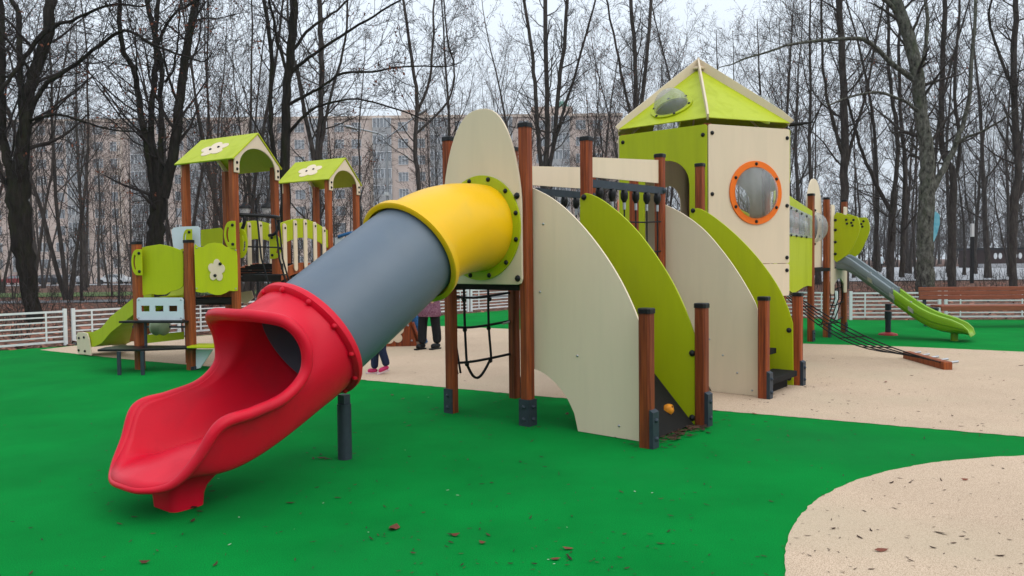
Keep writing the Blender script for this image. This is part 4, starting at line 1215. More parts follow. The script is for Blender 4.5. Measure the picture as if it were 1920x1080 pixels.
# ================================================================== PEOPLE
def skin_fig(name, joints, edges, m, parent=None, sub=2):
    me = bpy.data.meshes.new(name)
    o0 = wl(parent) if parent else Vector((0, 0, 0))
    bm = bmesh.new()
    sk = bm.verts.layers.skin.verify()
    vs = []
    for i, j in enumerate(joints):
        v = bm.verts.new(Vector(j[0])-o0); r = j[1]
        v[sk].radius = r if isinstance(r, tuple) else (r, r)
        v[sk].use_root = (i == 0)
        vs.append(v)
    for a, b in edges: bm.edges.new((vs[a], vs[b]))
    bm.to_mesh(me); bm.free()
    o = bpy.data.objects.new(name, me)
    COL.objects.link(o)
    if parent: o.parent = parent
    WL[o.name] = o0
    md = o.modifiers.new('skin', 'SKIN')
    md.use_smooth_shade = True
    s2 = o.modifiers.new('sub', 'SUBSURF'); s2.levels = sub; s2.render_levels = sub
    me.materials.append(m)
    return o
def person(label, base, hgt, face, stride, mats, coat_len, lift=0.0):
    """standing or walking figure: face = heading, stride = foot spread (m)"""
    f_ = Vector(face).normalized(); s_ = f_.cross(Z)
    k = hgt/1.68
    B = Vector(base)
    root = thing('person', label, 'person', base)
    def p(f, s, z): return B+f_*f*k+s_*s*k+Z*z*k
    st = stride
    hip = p(0, 0, 0.90)
    J = [(hip, 0.12*k), (p(0, 0, 1.12), 0.12*k), (p(0.0, 0, 1.32), (0.14*k, 0.10*k)), (p(0, 0, 1.42), 0.055*k), (p(0.01, 0, 1.50), 0.055*k), (p(0.02, 0, 1.585), 0.10*k), (p(0.01, 0, 1.66), 0.055*k)]
    Ed = [(0, 1), (1, 2), (2, 3), (3, 4), (4, 5), (5, 6)]
    for sg in (-1, 1):
        i = len(J)
        J += [(p(0, sg*0.17, 1.36), 0.055*k), (p(-0.03-0.05*sg, sg*0.23, 1.10), 0.045*k), (p(0.08-0.08*sg, sg*0.22, 0.86), 0.032*k), (p(0.11-0.08*sg, sg*0.215, 0.79), (0.035*k, 0.018*k))]
        Ed += [(2, i), (i, i+1), (i+1, i+2), (i+2, i+3)]
    body = skin_fig('body', J, Ed, M['skin'], root)
    # coat with sleeves
    J = [(p(0, 0, 1.10), (0.155*k, 0.12*k)), (p(0, 0, 1.34), (0.165*k, 0.115*k)), (p(0, 0, 1.43), 0.085*k)]
    Ed = [(0, 1), (1, 2)]
    for sg in (-1, 1):
        i = len(J)
        J += [(p(0, sg*0.19, 1.36), 0.075*k), (p(-0.03-0.05*sg, sg*0.25, 1.10), 0.065*k), (p(0.07-0.08*sg, sg*0.235, 0.89), 0.052*k)]
        Ed += [(1, i), (i, i+1), (i+1, i+2)]
    sk_ = MB()
    rows = []
    for q_, (z, a, b) in enumerate(((coat_len, 0.205, 0.165), (coat_len+0.01, 0.215, 0.175), (coat_len+0.2, 0.20, 0.16), (0.98, 0.185, 0.14), (1.10, 0.17, 0.13), (1.25, 0.18, 0.125), (1.38, 0.15, 0.10), (1.44, 0.07, 0.07))):
        rows.append([p(b*math.cos(2*math.pi*i/20)*(1+0.04*math.sin(3*i+q_)), a*math.sin(2*math.pi*i/20), z) for i in range(20)])
    sk_.grid(rows, True)
    sk_.f.append(tuple(range(20)))
    sk_.build('coat_skirt', mats[0], root, smooth=60)
    skin_fig('coat', J, Ed, mats[0], root)
    # trousers
    J = [(p(0, 0, 0.93), (0.15*k, 0.12*k)), (p(0, 0, 0.84), (0.155*k, 0.12*k))]
    Ed = [(0, 1)]
    feet = []
    for sg in (-1, 1):
        i = len(J)
        f0 = sg*st/2
        lz = lift if (sg < 0) else 0.0
        J += [(p(f0*0.35, sg*0.085, 0.70), 0.10*k), (p(f0*0.7+(0.04 if lz else 0.01), sg*0.09, 0.47), 0.085*k), (p(f0, sg*0.095, 0.22+lz*0.5), 0.080*k), (p(f0-(0.02 if lz else 0), sg*0.095, 0.085+lz), 0.078*k)]
        Ed += [(1, i), (i, i+1), (i+1, i+2), (i+2, i+3)]
        feet.append((f0, sg*0.095, lz))
    skin_fig('trousers', J, Ed, mats[1], root)
    for f0, s0, lz in feet:
        t_ = 0.10*(1 if lz else 0)
        J = [(p(f0-0.03, s0, 0.10+lz), 0.052*k), (p(f0-0.02, s0, 0.055+lz), (0.05*k, 0.05*k)), (p(f0+0.07, s0, 0.062+lz-t_*0.3), (0.054*k, 0.054*k)), (p(f0+0.145, s0, 0.055+max(0, lz-t_)), (0.050*k, 0.044*k))]
        sh_ = skin_fig('shoe', J, [(0, 1), (1, 2), (2, 3)], mats[2], root)
        a, b = p(f0-0.065, s0, 0.014+lz), p(f0+0.175, s0, 0.014+max(0, lz-t_))
        dd = (b-a)
        MB().box((a+b)/2, dd/2, s_*0.038*k, Z*0.014).build('sole', mats[3], sh_, bevel=0.006)
    # hair and face
    hc = p(0.0, 0, 1.60)
    MB().lathe([(0.02*k, 0.105*k), (0.07*k, 0.085*k), (0.105*k, 0.02*k), (0.108*k, -0.05*k), (0.09*k, -0.12*k)], hc-f_*0.012*k, Z, 16).build('hair', M['hair'], root, smooth=True)
    MB().dome(p(0.105, 0, 1.565), f_, 0.016*k, 0.03*k, 8, 3).build('nose', M['skin'], body, smooth=True)
    for sg in (-1, 1): MB().dome(p(0.095, sg*0.035, 1.60), f_, 0.012*k, 0.008*k, 8, 3).build('eye', M['black'], body, smooth=True)
    return root
pa = V3(gnd(806, 655))
person('adult in a plum patterned coat, black trousers and black boots behind the tube slide', pa, 1.66, (-0.55, -0.8, 0), 0.16, (M['plum'], M['blackcloth'], M['black'], M['black']), 0.56)
pc_ = V3(gnd(713, 701))
person('child in dark blue jeans and pink trainers stepping beyond the slide', pc_, 1.12, (-0.9, -0.35, 0), 0.18, (M['denim'], M['denim'], M['pink'], M['sole']), 0.78, 0.07)
for k, (x, y, cm_) in enumerate(((1640, 501, 'blackcloth'), (1652, 501, 'paleblue'))):
    q = atY(x, y, 78)
    person(('person in dark clothes' if k == 0 else 'person in a pale top')+' standing far off on the bright plaza', (q.x, q.y, 0.06), 1.7, (0.3, -1, 0), 0.15, (M[cm_], M['blackcloth'], M['black'], M['black']), 0.72)

# ================================================================== PARKED CARS
def car(label, x, y, col, rz=0.0, group='cars parked before the apartment block'):
    zb = gz(x, y)+0.05
    r = thing('parked_car', label, 'car', (x, y, zb), group)
    prof = [(-2.1, 0.32), (-2.12, 0.62), (-2.0, 0.82), (-1.2, 0.93), (-0.55, 1.38), (0.75, 1.42), (1.5, 1.0), (2.05, 0.92), (2.15, 0.55), (2.1, 0.32)]
    M_ = col
    MB().prism([(a, b) for a, b in prof], V(x, y, zb), V(1, 0, 0), Z, 1.7).build('body', M_, r, bevel=0.08, seg=2)
    for yy in (-0.86, 0.86):
        MB().prism([(-0.95, 0.95), (-0.48, 1.32), (0.10, 1.34), (0.10, 0.95)], V(x, y+yy, zb), V(1, 0, 0), Z, 0.03).build('window', M['glass'], r)
        MB().prism([(0.2, 0.95), (0.2, 1.34), (0.70, 1.34), (1.3, 0.98)], V(x, y+yy, zb), V(1, 0, 0), Z, 0.03).build('window', M['glass'], r)
        for xx in (-1.3, 1.3):
            MB().cyl((x+xx, y+yy*0.85, zb+0.32), (x+xx, y+yy*1.01, zb+0.32), 0.32, n=18).build('wheel', M['tyre'], r, smooth=50)
cp_ = [car_paint('car_dark', (0.03, 0.035, 0.045)), car_paint('car_silver', (0.30, 0.31, 0.33)), car_paint('car_white', (0.6, 0.6, 0.6)), car_paint('car_red', (0.2, 0.02, 0.02))]
for k, (xp, ci, nm) in enumerate(((88, 0, 'dark parked car, leftmost in the row before the apartment block'), (124, 1, 'silver parked car beside the dark one before the apartment block'),
                                  (212, 2, 'white parked car before the apartment block, left of the forked tree'), (30, 3, 'dull red parked car at the left edge of the far road'),
                                  (655, 1, 'silver parked car glimpsed behind the second play house'))):
    q = atY(xp, 520, 104); car(nm, q.x, 104.0+0.1*k, cp_[ci])

# ================================================================== APARTMENT BLOCK
by0 = 132.0; bz = gz(-40, 132)-0.3
xl, xr = atY(-150, 300, by0).x, atY(1166, 300, by0).x
ZTOP = 26.7
bld = thing('apartment_block', 'long pinkish brick apartment block of nine storeys behind the trees', 'building', ((xl+xr)/2, by0, bz))
MB().abox((xl, by0, bz), (xr, by0+13, ZTOP)).build('wall', M['brick'], bld)
MB().abox((xl-0.2, by0-0.25, ZTOP), (xr+0.2, by0+13.2, ZTOP+0.5)).build('parapet', M['bandy'], bld)
for xx, hw_, hh_ in ((778, 2.2, 1.9), (1034, 3.7, 2.2)):
    q = atY(xx, 205, by0+4)
    pt = MB().abox((q.x-hw_, by0+2, ZTOP+0.3), (q.x+hw_, by0+8, ZTOP+hh_)).build('roof_house', M['brick'], bld)
    if xx == 1034:
        MB().lathe([(1.2, 0), (1.2, 0.5), (1.0, 1.0), (0.6, 1.4), (0.1, 1.6), (0.06, 1.9), (0, 1.95)], (q.x+2.0, by0+5, ZTOP+2.2), Z, 16).build('dome', M['copper'], bld, smooth=True)
STY = 2.92
FL0 = ZTOP-9*STY
winm = MB().abox((-0.8, -0.03, -0.75), (0.8, 0.02, 0.75)).build('window', M['glass'], bld)
wfm = MB()
for a, b, c_, d_ in ((-0.85, -0.8, -0.8, 0.8), (0.8, -0.8, 0.85, 0.8), (-0.8, 0.75, 0.8, 0.8), (-0.8, -0.8, 0.8, -0.75), (-0.3, -0.75, -0.23, 0.75), (0.25, -0.75, 0.32, 0.75), (-0.3, 0.25, 0.8, 0.31)):
    wfm.abox((a, -0.10, b), (c_, -0.032, d_))
wf = wfm.build('window_frame', M['frame'], winm)
lgm = MB().abox((-1.6, -0.75, -1.4), (1.6, 0.0, -0.2)).build('balcony', M['loggia'], bld)
lgg = MB().abox((-1.55, -0.70, -0.2), (1.55, 0.0, 1.35)).build('glazing', M['glass'], lgm)
lgf = MB()
for k in range(6):
    x_ = -1.58+k*0.6316; lgf.abox((x_-0.04, -0.76, -0.2), (x_+0.04, -0.701, 1.4))
lgf.abox((-1.62, -0.78, 1.352), (1.62, 0.0, 1.46)); 
lgr = lgf.build('glazing_bars', M['frame'], lgm)
first_w = first_l = True
rest = MB(); restf = MB(); nw = nl = 0
o0 = wl(bld)
bays = []
xx = xr-3.0
pat = ['w', 'w', 'l', 'w', 'w', 'l', 'gap']
i = 0
while xx > xl+2:
    t = pat[i % len(pat)]; i += 1
    if t == 'w': bays.append(('w', xx-1.2)); xx -= 3.0
    elif t == 'l': bays.append(('l', xx-1.8)); xx -= 4.0
    else: xx -= 1.2
for fl in range(8, -1, -1):
    zc = FL0+STY*fl+1.5
    for t, x_ in bays:
        if zc < bz+1: continue
        loc = V(x_, by0-0.03, zc)-o0
        if t == 'w':
            if nw < 100:
                if nw == 0: a = winm
                else:
                    a = winm.copy(); COL.objects.link(a); a.parent = bld
                    bb = wf.copy(); COL.objects.link(bb); bb.parent = a; bb.location = -o0+o0
                a.location = loc; nw += 1
            else:
                rest.abox((x_-0.8, by0-0.06, zc-0.75), (x_+0.8, by0-0.01, zc+0.75))
                for a_, b_, c_, d_ in ((-0.85, -0.8, -0.8, 0.8), (0.8, -0.8, 0.85, 0.8), (-0.8, 0.75, 0.8, 0.8), (-0.8, -0.8, 0.8, -0.75), (-0.3, -0.75, -0.23, 0.75)):
                    restf.abox((x_+a_, by0-0.13, zc+b_), (x_+c_, by0-0.062, zc+d_))
        elif nl < 99:
            if nl == 0: a = lgm
            else:
                a = lgm.copy(); COL.objects.link(a); a.parent = bld
                for ch in (lgg, lgr):
                    bb = ch.copy(); COL.objects.link(bb); bb.parent = a
            a.location = loc; nl += 1
# meshes of the prototypes were written relative to the block's base: shift them to be centred
for ob in (winm, wf, lgm, lgg, lgr):
    me = ob.data
    co = np.empty(len(me.vertices)*3); me.vertices.foreach_get('co', co)
    co = co.reshape(-1, 3)+np.array(o0); me.vertices.foreach_set('co', co.ravel()); me.update()
if rest.v:
    rw = tag(rest.build('lower_windows', M['glass'], bld), kind='stuff')
    restf.build('window_frames', M['frame'], rw)
# a few pale brick bands between the bays
for k in range(7):
    x_ = xr-22.2*k-21.6
    if x_ < xl+1: break
    MB().abox((x_-0.5, by0-0.12, bz), (x_+0.5, by0-0.002, ZTOP-0.01)).build('brick_pier', M['bandy'], bld)
# ================================================================== TREES
def nz(v):
    n = np.linalg.norm(v); return v/(n if n > 1e-9 else 1)
def perp(d, rng):
    r = rng.normal(size=3); r -= d*np.dot(r, d); return nz(r)
class Tree:
    def __init__(s, seed): s.rng = np.random.default_rng(seed); s.br = []; s.leaf = []
    def limb(s, pts, rad, lv): s.br.append((np.array(pts, float), np.array(rad, float), lv))
    def shoot(s, p, d, L, r, lv, nseg, wob, lift, rend=0.3):
        pts = [p]; d = nz(d)
        for i in range(nseg):
            d = nz(d+s.rng.normal(size=3)*wob+np.array([0, 0, lift]))
            p = p+d*L/nseg; pts.append(p)
        rad = r*(1-(1-rend)*np.linspace(0, 1, nseg+1)**0.9)
        s.limb(pts, np.maximum(rad, s.rmin), lv)
        return s.br[-1]
    def kids(s, b, n, t0, t1, ang, lf, rf, nseg, wob, lift, lmax=9, lmin=0.25):
        pts, rad, lv = b; out = []
        seg = np.linalg.norm(np.diff(pts, axis=0), axis=1); cum = np.concatenate([[0], np.cumsum(seg)]); T = cum[-1]
        for i in range(n):
            t = t0+(t1-t0)*(i+s.rng.uniform(0, 0.9))/n
            q = t*T; k = min(len(seg)-1, int(np.searchsorted(cum, q)-1)); k = max(k, 0)
            u = (q-cum[k])/max(seg[k], 1e-6)
            p = pts[k]*(1-u)+pts[k+1]*u
            d = nz(pts[k+1]-pts[k]); a = math.radians(s.rng.uniform(*ang))
            dd = nz(d*math.cos(a)+perp(d, s.rng)*math.sin(a))
            if dd[2] < -0.3: dd[2] *= -0.4
            L = max(lmin, min(lmax, T*lf*(1-0.55*t)*s.rng.uniform(0.65, 1.25)))
            r = max(s.rmin, min(rad[k]*0.75, rad[k]*rf*s.rng.uniform(0.7, 1.15)))
            out.append(s.shoot(p, dd, L, r, lv+1, nseg, wob, lift))
        return out
    def mesh(s, lvs, rthr=None, sel=None):
        V_, F_ = [], []; k = 0
        for pts, rad, lv in s.br:
            if lv not in lvs: continue
            n = 9 if rad[0] > 0.09 else (5 if rad[0] > 0.03 else 3)
            t = np.gradient(pts, axis=0); t /= np.maximum(np.linalg.norm(t, axis=1, keepdims=True), 1e-9)
            ref = np.array([0.31, 0.95, 0.05]) if abs(t[0][2]) > 0.6 else np.array([0.1, 0.05, 1.0])
            a = np.cross(t, ref); a /= np.maximum(np.linalg.norm(a, axis=1, keepdims=True), 1e-9)
            b = np.cross(t, a)
            th = 2*np.pi*np.arange(n)/n
            rr = rad[:, None]*(1+(0.10*np.sin(3*th+pts[0][0]*7)[None, :]+0.06*np.sin(2*th+len(pts))[None, :] if n == 9 else 0))
            ring = pts[:, None, :]+(a[:, None, :]*np.cos(th)[None, :, None]+b[:, None, :]*np.sin(th)[None, :, None])*rr[:, :, None]
            m = len(pts); V_.append(ring.reshape(-1, 3))
            i = np.arange(m-1)[:, None]*n; j = np.arange(n)[None, :]; j2 = (j+1) % n
            F_.append(np.stack([i+j, i+j2, i+n+j2, i+n+j], -1).reshape(-1, 4)+k)
            k += m*n
        return (np.concatenate(V_), np.concatenate(F_)) if V_ else (np.zeros((0, 3)), np.zeros((0, 4), int))
def npmesh(name, v, f, m, smooth=True):
    me = bpy.data.meshes.new(name)
    nv, nf = len(v), len(f)
    me.vertices.add(nv); me.vertices.foreach_set('co', np.asarray(v, np.float32).ravel())
    w_ = f.shape[1]
    me.loops.add(nf*w_); me.loops.foreach_set('vertex_index', np.asarray(f, np.int32).ravel())
    me.polygons.add(nf); me.polygons.foreach_set('loop_start', np.arange(0, nf*w_, w_, dtype=np.int32))
    me.polygons.foreach_set('loop_total', np.full(nf, w_, np.int32))
    if smooth: me.polygons.foreach_set('use_smooth', np.ones(nf, bool))
    me.update(calc_edges=True); me.validate()
    me.materials.append(m)
    return me
def leaf_mesh(centres, size, rng, m, name='leaves'):
    n = len(centres); c_ = np.asarray(centres)
    a = rng.normal(size=(n, 3)); a /= np.linalg.norm(a, axis=1, keepdims=True)
    b = np.cross(a, rng.normal(size=(n, 3))); b /= np.linalg.norm(b, axis=1, keepdims=True)
    sz = size*rng.uniform(0.6, 1.3, size=(n, 1))
    nn = np.cross(a, b)
    q = np.stack([c_-a*sz, c_+b*sz*0.55+nn*sz*0.2, c_+a*sz, c_-b*sz*0.55+nn*sz*0.2], 1).reshape(-1, 3)
    return npmesh(name, q, np.arange(n*4).reshape(n, 4), m, False)

def place_tree(name, meshes, label, loc, rz=0.0, sc_=1.0, group=None, cat='tree'):
    r = thing(name, label, cat, loc, group)
    r.rotation_euler.z = rz; r.scale = (sc_,)*3
    for nm, me in meshes:
        o = bpy.data.objects.new(nm, me); COL.objects.link(o); o.parent = r
    return r

# --- prototypes of the slim trees in the wood
def slim(seed, H_, r0, stems=1, fine=1.0, bare=0.28, ang=(28, 55)):
    T = Tree(seed); T.rmin = 0.0058
    rng = T.rng
    trunks = []
    r0 *= 0.78
    for k in range(stems):
        d = np.array([rng.normal()*0.10*(stems > 1)+rng.normal()*0.03, rng.normal()*0.10*(stems > 1)+rng.normal()*0.03, 1.0])
        b = T.shoot(np.array([0.12*k*(rng.normal()), 0.12*k*(rng.normal()), -0.15]), d, H_*rng.uniform(0.85, 1.05), r0*(1 if stems == 1 else rng.uniform(0.55, 0.8)), 0, 14, 0.045, 0.05, 0.12)
        b[1][0] *= 1.35; trunks.append(b)
    for b in trunks:
        l1 = T.kids(b, int(20*fine), bare, 0.99, ang, 0.34, 0.42, 7, 0.10, 0.10, lmin=0.8)
        for x in l1:
            l2 = T.kids(x, int(8*fine), 0.15, 1.0, (25, 60), 0.50, 0.5, 4, 0.13, 0.05, lmin=0.4)
            for y in l2:
                l3 = T.kids(y, int(6*fine), 0.12, 1.0, (25, 60), 0.55, 0.55, 3, 0.16, 0.03, lmin=0.22)
    tv = T.mesh({0}); cv = T.mesh({1, 2, 3, 4})
    extra = []
    if seed in (12, 13, 16, 19):
        tips = [b[0][-1] for b in T.br if b[2] >= 3]
        cs_ = [tips[i]+rng.normal(size=3)*0.06 for i in rng.choice(len(tips), min(420, len(tips)), replace=False)]
        extra = [('dead_leaves', leaf_mesh(cs_, 0.05, rng, M['deadleaf']))]
    return extra+[('trunk', npmesh('trunk', *tv, M['slimbark'])), ('crown', npmesh('crown', *cv, M['slimbark']))]
PROTO = [slim(11, 17, 0.17), slim(12, 19, 0.21, ang=(22, 42)), slim(13, 15, 0.13, fine=0.9), slim(14, 18, 0.16, stems=3, fine=0.8, bare=0.2), slim(15, 20, 0.24, ang=(30, 60), bare=0.2),
         slim(16, 13, 0.11, fine=0.9, bare=0.12), slim(17, 16, 0.14, stems=2, fine=0.9, ang=(20, 40)), slim(18, 9, 0.07, stems=3, fine=0.7, bare=0.08), slim(19, 18.5, 0.18, ang=(25, 48), bare=0.35)]

# --- the near trees: main limbs follow the photograph, at their own distance, spreading in depth
def key_tree(name, label, Y, limbs, seed, bark='bark', twigs=1.0, leaves=0, up=6.0, dens=1.0, zb=None):
    T = Tree(seed); T.rmin = 0.005
    rng = T.rng
    base = atY(limbs[0]['p'][0][0], limbs[0]['p'][0][1], Y)
    bx_, by_ = base.x, base.y
    bzz = gz(bx_, by_)
    org = np.array([bx_, by_, bzz])
    ends = []
    for li, (L, off, grow) in enumerate(limbs_norm(limbs)):
        pts = []; rad = []
        n = len(L)
        for i, (x, y, w_) in enumerate(L):
            t = i/(n-1)
            p = atY(x, y, Y+off*t*t)
            pts.append(np.array(p)-org); rad.append(0.84*w_*(Y+off*t*t)/F/2)
        if li == 0: pts[0][2] = -0.12
        cv = smooth_curve([tuple(p)+(r,) for p, r in zip(pts, rad)], 4)
        P_ = np.array([c_[:3] for c_ in cv]); R_ = np.array([c_[3] for c_ in cv])
        jit = rng.normal(size=P_.shape)*0.018; jit[:, 2] = 0; P_ = P_+jit*np.minimum(1, np.arange(len(P_))[:, None]/3)
        T.limb(P_, R_, 0)
        b = T.br[-1]
        if grow > 0:                                    # the limb goes on beyond the frame
            d = P_[-1]-P_[-2]
            e = T.shoot(P_[-1], d, grow, R_[-1], 0, 7, 0.10, 0.08, 0.2)
            ends.append(e)
        ends.append(b)
    for b in ends:
        Lb = float(np.sum(np.linalg.norm(np.diff(b[0], axis=0), axis=1)))
        first = b is T.br[0]
        t0 = (0.75 if bark == 'bark' else 0.42) if first else 0.12
        n1 = int(max(2, Lb*2.1*dens*((0.25 if bark == 'bark' else 0.6) if first else 1)))
        l1 = T.kids(b, n1, t0, 1.0, (30, 70), 2.2/max(Lb, 1)+0.12, 0.34, 6, 0.14, 0.08, lmax=3.6, lmin=0.7)
        for x in l1:
            for y in T.kids(x, int(7*twigs), 0.15, 1.0, (25, 65), 0.48, 0.5, 4, 0.16, 0.04, lmin=0.3):
                T.kids(y, int(5*twigs), 0.1, 1.0, (25, 65), 0.55, 0.55, 3, 0.18, 0.02, lmin=0.15)
    ms = [('trunk', npmesh('trunk', *T.mesh({0}), M[bark])), ('crown', npmesh('crown', *T.mesh({1, 2, 3, 4}), M['twig' if bark == 'bark' else 'slimbark']))]
    if leaves:
        tips = [b[0][-1] for b in T.br if b[2] >= 2 and b[0][-1][2] < 9]
        idx = rng.choice(len(tips), min(leaves, len(tips)), replace=False)
        cs_ = []
        for i in idx:
            for _ in range(rng.integers(1, 5)): cs_.append(tips[i]+rng.normal(size=3)*0.07)
        ms.append(('dead_leaves', leaf_mesh(cs_, 0.05, rng, M['deadleaf'])))
    return place_tree(name, ms, label, (bx_, by_, bzz))
def limbs_norm(limbs):
    for l in limbs: yield l['p'], l.get('off', 0.0), l.get('grow', 0.0)
def lb(p, off=0.0, grow=0.0): return dict(p=p, off=off, grow=grow)

key_tree('bare_tree', 'thick mossy dark tree at the far left forking low with arching boughs', 19.5, [
    lb([(66, 605, 34), (60, 560, 32), (50, 500, 38), (40, 430, 44), (35, 360, 46), (36, 320, 42)]),
    lb([(36, 330, 34), (45, 260, 28), (52, 200, 26), (65, 140, 25), (90, 60, 24), (98, -10, 22)], 0.5, 5),
    lb([(40, 330, 20), (41, 190, 13), (38, 94, 12), (35, 30, 11), (19, -10, 10)], 1.5, 4),
    lb([(48, 240, 14), (68, 186, 11), (91, 154, 10), (135, 126, 9), (176, 94, 8), (233, 57, 7), (283, 82, 6), (330, 100, 5), (378, 116, 4)], -1.5, 1.5),
    lb([(98, 60, 9), (104, 47, 8), (135, 38, 7), (176, 19, 6), (220, 8, 5), (268, 13, 4)], -1, 1.5),
    lb([(92, 52, 13), (63, 85, 10), (30, 130, 9), (0, 172, 8), (-40, 210, 6)], -1.0, 2),
    lb([(30, 360, 24), (14, 300, 20), (4, 240, 18), (2, 150, 16), (3, 60, 14), (2, -10, 12)], 0.5, 4),
    lb([(60, 225, 7), (110, 215, 6), (165, 232, 5), (215, 244, 4), (270, 248, 3)], -1.5, 0.5)], 101, leaves=70, dens=0.9)
key_tree('bare_tree', 'dark tree with rusty leaves whose trunk forks in a V behind the play house roof', 22, [
    lb([(283, 545, 40), (288, 480, 36), (293, 430, 34), (297, 380, 34), (300, 345, 36)]),
    lb([(292, 370, 20), (277, 290, 15), (261, 182, 13), (249, 126, 12), (230, 88, 11), (223, -10, 9)], -0.8, 3),
    lb([(298, 350, 20), (284, 230, 13), (290, 150, 13), (293, 94, 12), (290, 63, 12), (272, -10, 10)], 0.8, 4),
    lb([(305, 370, 26), (322, 300, 24), (334, 220, 21), (340, 157, 19), (349, 94, 18), (371, -10, 16)], 0.3, 5),
    lb([(302, 330, 14), (301, 200, 11), (303, 126, 10), (293, 72, 9), (298, -10, 8)], 1.4, 3),
    lb([(293, 88, 8), (310, 50, 7), (325, 27, 6), (345, 14, 6), (380, -5, 5)], -1.0, 2),
    lb([(310, 155, 5), (325, 130, 5), (332, 80, 4), (338, 20, 4)], -1.2, 2)], 102, leaves=160, dens=1.0)
key_tree('bare_tree', 'tall dark tree between the two small roofs sending long boughs to the right', 23, [
    lb([(538, 575, 28), (537, 500, 26), (536, 420, 24), (535, 315, 22), (537, 220, 20), (541, 135, 19), (549, 63, 19), (551, -10, 18)], 0, 5),
    lb([(530, 330, 13), (511, 283, 11), (507, 189, 10), (508, 94, 10), (493, -10, 9)], 1.2, 4),
    lb([(541, 140, 9), (560, 122, 8), (600, 94, 7), (650, 60, 6), (700, 31, 5), (757, -6, 4)], -1.5, 2),
    lb([(539, 198, 8), (574, 178, 7), (600, 165, 6), (644, 138, 6), (700, 135, 5), (747, 126, 4), (836, 124, 3)], -2.5, 1.0),
    lb([(537, 255, 8), (560, 228, 7), (585, 205, 6), (622, 192, 5), (669, 186, 4), (732, 201, 4), (790, 222, 3)], -2.0, 0.8),
    lb([(545, 100, 8), (575, 60, 7), (600, 40, 6), (630, 20, 5), (660, -8, 5)], 1.5, 2),
    lb([(536, 130, 8), (520, 80, 7), (512, 30, 6), (500, -8, 5)], -1.0, 3)], 103, leaves=60, dens=0.9)
key_tree('bare_tree', 'grey many-stemmed tree standing just right of the V-forked dark trunk', 33, [
    lb([(597, 515, 22), (595, 420, 20), (594, 350, 19), (595, 300, 18)]),
    lb([(594, 310, 13), (601, 220, 12), (603, 130, 12), (600, 40, 11), (600, -10, 10)], 0, 5),
    lb([(592, 310, 12), (575, 230, 9), (560, 150, 8), (552, 110, 7), (540, 40, 6)], 1.5, 4),
    lb([(597, 300, 10), (610, 230, 7), (625, 160, 6), (648, 75, 5), (652, -10, 4)], -1.5, 3)], 104, bark='slimbark', dens=0.8)
key_tree('bare_tree', 'slim dark tree left of the cream ogive panel with a kinked trunk', 36, [
    lb([(800, 520, 12), (790, 420, 11), (785, 330, 11), (778, 280, 10), (783, 200, 9), (775, 130, 8), (765, 60, 7), (755, -10, 6)], 0, 4),
    lb([(783, 210, 7), (805, 150, 6), (812, 60, 5), (815, -10, 4)], 1, 3),
    lb([(781, 250, 6), (840, 190, 5), (852, 130, 4), (840, 80, 4), (830, -10, 3)], -1.5, 3)], 105, bark='slimbark', dens=0.8)
key_tree('bare_tree', 'clump of upright dark stems rising behind the tall post beside the ogive panel', 38, [
    lb([(1022, 520, 18), (1021, 430, 17), (1020, 360, 17), (1020, 330, 17)]),
    lb([(1018, 340, 11), (1010, 260, 10), (1003, 157, 9), (995, 79, 8), (980, -10, 7)], 0, 5),
    lb([(1021, 340, 12), (1026, 250, 11), (1025, 150, 10), (1022, -10, 9)], 1, 5),
    lb([(1024, 340, 11), (1036, 280, 10), (1049, 157, 10), (1058, 90, 9), (1064, -10, 8)], -1, 5),
    lb([(1026, 320, 8), (1050, 230, 7), (1075, 150, 6), (1100, 60, 5), (1120, -10, 4)], -2, 4)], 106, bark='slimbark', dens=0.9)
key_tree('bare_tree', 'thin dark trees whose stems rise together left of the lime pyramid roof', 40, [
    lb([(1196, 520, 14), (1195, 420, 13), (1194, 300, 13), (1193, 230, 13)]),
    lb([(1193, 240, 10), (1192, 150, 9), (1190, 94, 9), (1182, -10, 8)], 0, 5),
    lb([(1196, 260, 9), (1205, 180, 8), (1215, 90, 8), (1222, -10, 7)], 1, 5),
    lb([(1192, 250, 8), (1172, 170, 6), (1155, 90, 5), (1135, -10, 4)], -1.5, 4)], 107, bark='slimbark', dens=0.9)
key_tree('bare_tree', 'big lichen-mottled tree at right with one long bough arching left', 30, [
    lb([(1735, 548, 40), (1733, 500, 34), (1733, 450, 32), (1735, 390, 32), (1737, 340, 30), (1738, 290, 28), (1730, 233, 26), (1720, 150, 25), (1707, 83, 25), (1687, 27, 24), (1672, -15, 22)], 0, 6),
    lb([(1721, 160, 14), (1710, 147, 13), (1673, 120, 11), (1647, 93, 10), (1620, 74, 10), (1597, 72, 9), (1550, 75, 8), (1483, 83, 6), (1440, 97, 5), (1390, 112, 4)], -2.5, 2),
    lb([(1730, 225, 9), (1717, 205, 8), (1690, 187, 7), (1647, 173, 6), (1600, 180, 5), (1560, 195, 4)], -1.5, 1),
    lb([(1722, 140, 10), (1730, 117, 9), (1740, 50, 8), (1733, -10, 7)], 1, 4),
    lb([(1737, 385, 18), (1750, 353, 15), (1773, 310, 13), (1793, 267, 11), (1815, 200, 9), (1822, 120, 8), (1830, -10, 6)], 0.8, 4),
    lb([(1792, 268, 8), (1815, 257, 7), (1840, 247, 5), (1880, 225, 4)], -1.5, 1.5),
    lb([(1690, 35, 12), (1672, 12, 10), (1650, -5, 9), (1610, -15, 8)], -1, 3)], 108, bark='barkpale', leaves=30, dens=0.9)
